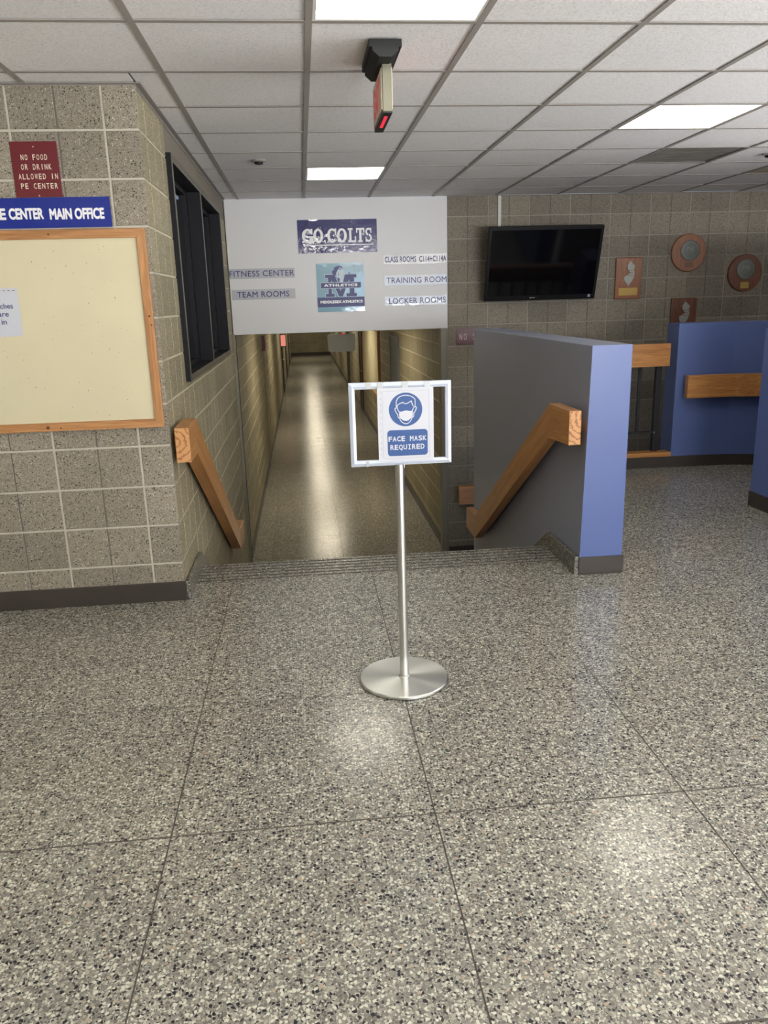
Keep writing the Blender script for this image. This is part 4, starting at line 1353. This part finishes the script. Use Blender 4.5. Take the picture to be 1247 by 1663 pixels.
def frame_side(o0, o1, i1, i0):
    mb = MB()
    m0 = tuple((a * 0.45 + b * 0.55) for a, b in zip(o0, i0))
    m1 = tuple((a * 0.45 + b * 0.55) for a, b in zip(o1, i1))
    V = lambda p, y: (p[0], y, p[1])
    vs = [V(o0, SY + fd), V(o1, SY + fd), V(i1, SY + fd), V(i0, SY + fd),
          V(o0, SY - 0.001), V(o1, SY - 0.001), V(m1, SY - 0.006), V(m0, SY - 0.006), V(i1, SY - 0.002), V(i0, SY - 0.002)]
    mb.add(vs, [(0, 1, 2, 3), (0, 1, 5, 4), (4, 5, 6, 7), (7, 6, 8, 9), (9, 8, 2, 3), (0, 4, 7, 9, 3), (1, 5, 6, 8, 2)])
    return mb
O = [(fx0, fz0 - 0.000), (fx1, fz0 + 0.001), (fx1, fz1), (fx0, fz1 + 0.002)]
I = [(fx0 + fb, fz0 + fb), (fx1 - fb, fz0 + fb), (fx1 - fb, fz1 - fb), (fx0 + fb, fz1 - fb)]
for k in range(4):
    part(frame_side(O[k], O[(k + 1) % 4], I[(k + 1) % 4], I[k]), 'frame_side', M['alu'], ss)
part(MB().box(0.325, 0.352, SY - 0.004, SY + 0.010, fz0 - 0.012, fz0 + 0.004), 'frame_socket', M['steel'], ss)
for u, v in ((0.226, fz1 - 0.010), (0.269, fz1 - 0.010), (0.359, fz1 - 0.010), (0.441, fz1 - 0.010), (0.214, fz0 + 0.010)):
    w = 0.011 if u != 0.214 else 0.005
    part(MB().box(u - w, u + w, SY - 0.0069, SY - 0.0062, v - 0.010, v + 0.010), 'tape', M['tape'], ss)
# mask notice
px0, px1, pz0, pz1 = 0.2565, 0.4625, 0.892, 1.163
ms = thing('mask_notice', 'white FACE MASK REQUIRED paper with blue masked-head symbol in the stand frame', 'notice', (0.36, SY - 0.008, pz0))
PYF = SY - 0.0085
mb = MB()
mb.box(px0, px1, PYF, PYF + 0.0008, pz0, pz1)
part(mb, 'sheet', M['paper'], ms)
# positions below are given in the sheet's own fractions
PU = lambda a: px0 + (px1 - px0) * a
PV = lambda a: pz1 - (pz1 - pz0) * a
s = (px1 - px0)
y1_ = PYF - 0.0005
mb = MB()
for a, b, c, d in ((0.083, 0.088, 0.045, 0.955), (0.915, 0.920, 0.025, 0.94)):
    quad(mb, PU(a), PU(b), PV(d), PV(c), y1_)
quad(mb, PU(0.083), PU(0.92), PV(0.045), PV(0.042), y1_)
quad(mb, PU(0.083), PU(0.92), PV(0.957), PV(0.954), y1_)
part(mb, 'border', M['line'], ms)
mb = MB()
for k in range(11):
    for q in range(2):
        quad(mb, PU(0.052), PU(0.058), PV(0.05 + k * 0.085 + q * 0.022), PV(0.038 + k * 0.085 + q * 0.022), y1_)
part(mb, 'perforation', M['pin'], ms)
# blue disc
ccx, ccz, rr = PU(0.50), PV(0.295), s * 0.298
disc = MB()
disc.add([(ccx + rr * math.cos(2 * math.pi * k / 64), y1_, ccz + rr * math.sin(2 * math.pi * k / 64)) for k in range(64)], [tuple(range(64))])
part(disc, 'symbol_disc', M['mask_blue'], ms)
def spl(pts, n=6):
    """smooth open polyline"""
    P = [pts[0]] + list(pts) + [pts[-1]]
    out = []
    for i in range(1, len(P) - 2):
        for k in range(n):
            t_ = k / n
            out.append(tuple(0.5 * (2 * P[i][c] + (P[i + 1][c] - P[i - 1][c]) * t_ + (2 * P[i - 1][c] - 5 * P[i][c] + 4 * P[i + 1][c] - P[i + 2][c]) * t_ ** 2
                                    + (3 * P[i][c] - P[i - 1][c] - 3 * P[i + 1][c] + P[i + 2][c]) * t_ ** 3) for c in (0, 1)))
    out.append(tuple(pts[-1]))
    return out
_lift = [0]
def stroke(mb, pts, w, yy):
    _lift[0] += 1
    yy -= 0.00004 * _lift[0]
    L_ = [Vector((ccx + a * rr, ccz + b * rr)) for a, b in pts]
    vs = []
    for i, p in enumerate(L_):
        d = (L_[min(i + 1, len(L_) - 1)] - L_[max(i - 1, 0)])
        d = d.normalized() if d.length > 1e-9 else Vector((1, 0))
        n = Vector((-d.y, d.x)) * w / 2
        vs += [(p.x + n.x, yy, p.y + n.y), (p.x - n.x, yy, p.y - n.y)]
    mb.add(vs, [(2 * i, 2 * i + 2, 2 * i + 3, 2 * i + 1) for i in range(len(L_) - 1)])
# face icon, coordinates in disc radii (from the zoomed notice, centre 605,492 radius 300 px)
q = lambda x, y_: ((x - 605) / 300.0, (492 - y_) / 303.0)
wS = rr * 0.05
mb = MB()
yi = y1_ - 0.0005
stroke(mb, spl([q(440, 450), q(440, 350), q(475, 280), q(540, 245), q(620, 238), q(700, 255), q(765, 300), q(778, 345), q(775, 435)]), wS, yi)
stroke(mb, spl([q(450, 430), q(470, 400), q(520, 375), q(572, 360)]), wS, yi)
stroke(mb, spl([q(568, 372), q(600, 388), q(650, 375), q(712, 338)]), wS, yi)
stroke(mb, spl([q(712, 338), q(722, 385), q(745, 440)]), wS, yi)
stroke(mb, spl([q(452, 420), q(458, 470), q(492, 540)]), wS, yi)
stroke(mb, spl([q(768, 440), q(730, 500), q(722, 560)]), wS, yi)
stroke(mb, spl([q(440, 460), q(415, 465), q(420, 505), q(440, 550), q(465, 580)]), wS, yi)
stroke(mb, spl([q(775, 440), q(797, 460), q(785, 510), q(765, 545), q(745, 560)]), wS, yi)
stroke(mb, spl([q(462, 575), q(466, 620), q(490, 645), q(520, 700), q(560, 735), q(605, 750), q(650, 738), q(690, 700), q(725, 635), q(745, 625), q(750, 560)]), wS, yi)
stroke(mb, spl([q(490, 560), q(492, 600), q(500, 640)]), wS * 0.7, yi)
stroke(mb, spl([q(728, 560), q(724, 600), q(712, 640)]), wS * 0.7, yi)
part(mb, 'head_outline', M['paper'], ms)
mb = MB()
mk = [q(490, 528), q(530, 528), q(570, 514), q(620, 508), q(670, 518), q(722, 520), q(720, 600), q(700, 650), q(655, 688), q(605, 700), q(555, 685), q(510, 650), q(494, 600)]
mb.add([(ccx + a * rr, yi - 0.0008, ccz + b * rr) for a, b in mk], [tuple(range(len(mk)))])
part(mb, 'mask_shape', M['paper'], ms)
# blue rounded text box
bx_0, bx_1, bzt, bzb, rc = PU(0.165), PU(0.888), PV(0.570), PV(0.925), 0.012
pts = []
for (cx_, cz_, a0) in ((bx_1 - rc, bzt - rc, 0), (bx_0 + rc, bzt - rc, 90), (bx_0 + rc, bzb + rc, 180), (bx_1 - rc, bzb + rc, 270)):
    for k in range(7):
        a = R(a0 + 15 * k)
        pts.append((cx_ + rc * math.cos(a), y1_, cz_ + rc * math.sin(a)))
mb = MB(); mb.add(pts, [tuple(range(len(pts)))])
part(mb, 'text_box', M['mask_blue'], ms)
mb = MB()
text_mono(mb, 'FACE MASK', PU(0.175), PU(0.870), PV(0.725), PV(0.655), 0.03, 0.86, yi)
text_mono(mb, 'REQUIRED', PU(0.205), PU(0.832), PV(0.840), PV(0.770), 0.03, 0.86, yi)
part(mb, 'lettering', M['paper'], ms)

# ------------------------------------------------------------------ corridor fittings
t = thing('hanging_panel', 'grey rounded panel hanging from the corridor ceiling below the white board', 'hanging sign', (0.67, 14.0, 0.64))
rc = 0.04
pts = []
for (cx_, cz_, a0) in ((0.918 - rc, 0.946 - rc, 0), (0.428 + rc, 0.946 - rc, 90), (0.436 + rc, 0.640 + rc, 180), (0.912 - rc, 0.640 + rc, 270)):
    for k in range(5):
        a = R(a0 + 22.5 * k)
        pts.append((cx_ + rc * math.cos(a), cz_ + rc * math.sin(a)))
part(MB().prism(pts, 13.98, 14.02, 'Y'), 'panel', M['grey_sign'], t, 0.004)
part(MB().box(0.664, 0.676, 13.99, 14.01, 0.94, 1.30), 'hanger', M['grid'], t)
part(MB().box(0.68, 0.72, 13.975, 13.985, 0.935, 0.955), 'red_indicator', M['red_glow'], t)
# cream board on the right corridor wall
t = thing('cream_board', 'cream notice board in a wood frame on the right corridor wall', 'notice board', (XR, 16.8, -0.32))
part(MB().box(XR - 0.03, XR - 0.0045, 14.95, 18.7, -0.30, 0.92), 'fabric_panel', M['cork'], t)
part(MB().box(XR - 0.045, XR - 0.0045, 14.87, 14.95, -0.34, 0.96), 'frame_stile', M['oak_z'], t)
part(MB().box(XR - 0.045, XR - 0.0045, 18.7, 18.78, -0.34, 0.96), 'frame_stile', M['oak_z'], t)
part(MB().box(XR - 0.045, XR - 0.0045, 14.95, 18.7, -0.34, -0.30), 'frame_rail', M['oak_y'], t)
part(MB().box(XR - 0.045, XR - 0.0045, 14.95, 18.7, 0.92, 0.96), 'frame_rail', M['oak_y'], t)
# fire alarm and exit lamp on the left corridor wall
t = thing('alarm_box', 'small maroon alarm box high on the left corridor wall', 'fire alarm', (XL + 0.03, 13.3, 0.75))
part(MB().box(XL, XL + 0.05, 13.2, 13.38, 0.74, 0.98), 'box', M['maroon'], t)
part(MB().box(XL + 0.05, XL + 0.056, 13.24, 13.34, 0.78, 0.92), 'cover', M['maroon_dark'], t)
t = thing('exit_lamp', 'glowing pink-red exit lamp on the left wall deep in the corridor', 'exit sign', (XL + 0.1, 24.3, 0.2))
part(MB().box(XL, XL + 0.16, 24.3, 24.36, 0.24, 0.60), 'housing', M['exit_beige'], t)
M['pink_lens'] = plain('pink_lens', (0.8, 0.35, 0.3), 0.4, emit=(1.0, 0.30, 0.26), es=0.45)
part(MB().box(XL + 0.01, XL + 0.15, 24.29, 24.3, 0.26, 0.58), 'lens', M['pink_lens'], t)
for k, (y0, y1) in enumerate(((24.6, 25.6), (30.0, 31.0), (36.5, 37.5))):
    d = struct(MB().box(XL - 0.0, XL + 0.03, y0, y1, ZL, ZL + 2.1).build('door_%d' % (4 + k), M['door_brown']),
           'dark door in the left corridor wall, %s' % ('nearest the exit lamp', 'middle of the three', 'farthest away')[k], 'door')
    MB().box(XL + 0.03, XL + 0.07, y0 + 0.1, y0 + 0.2, ZL + 1.0, ZL + 1.03).build('door_handle', M['steel'], d)
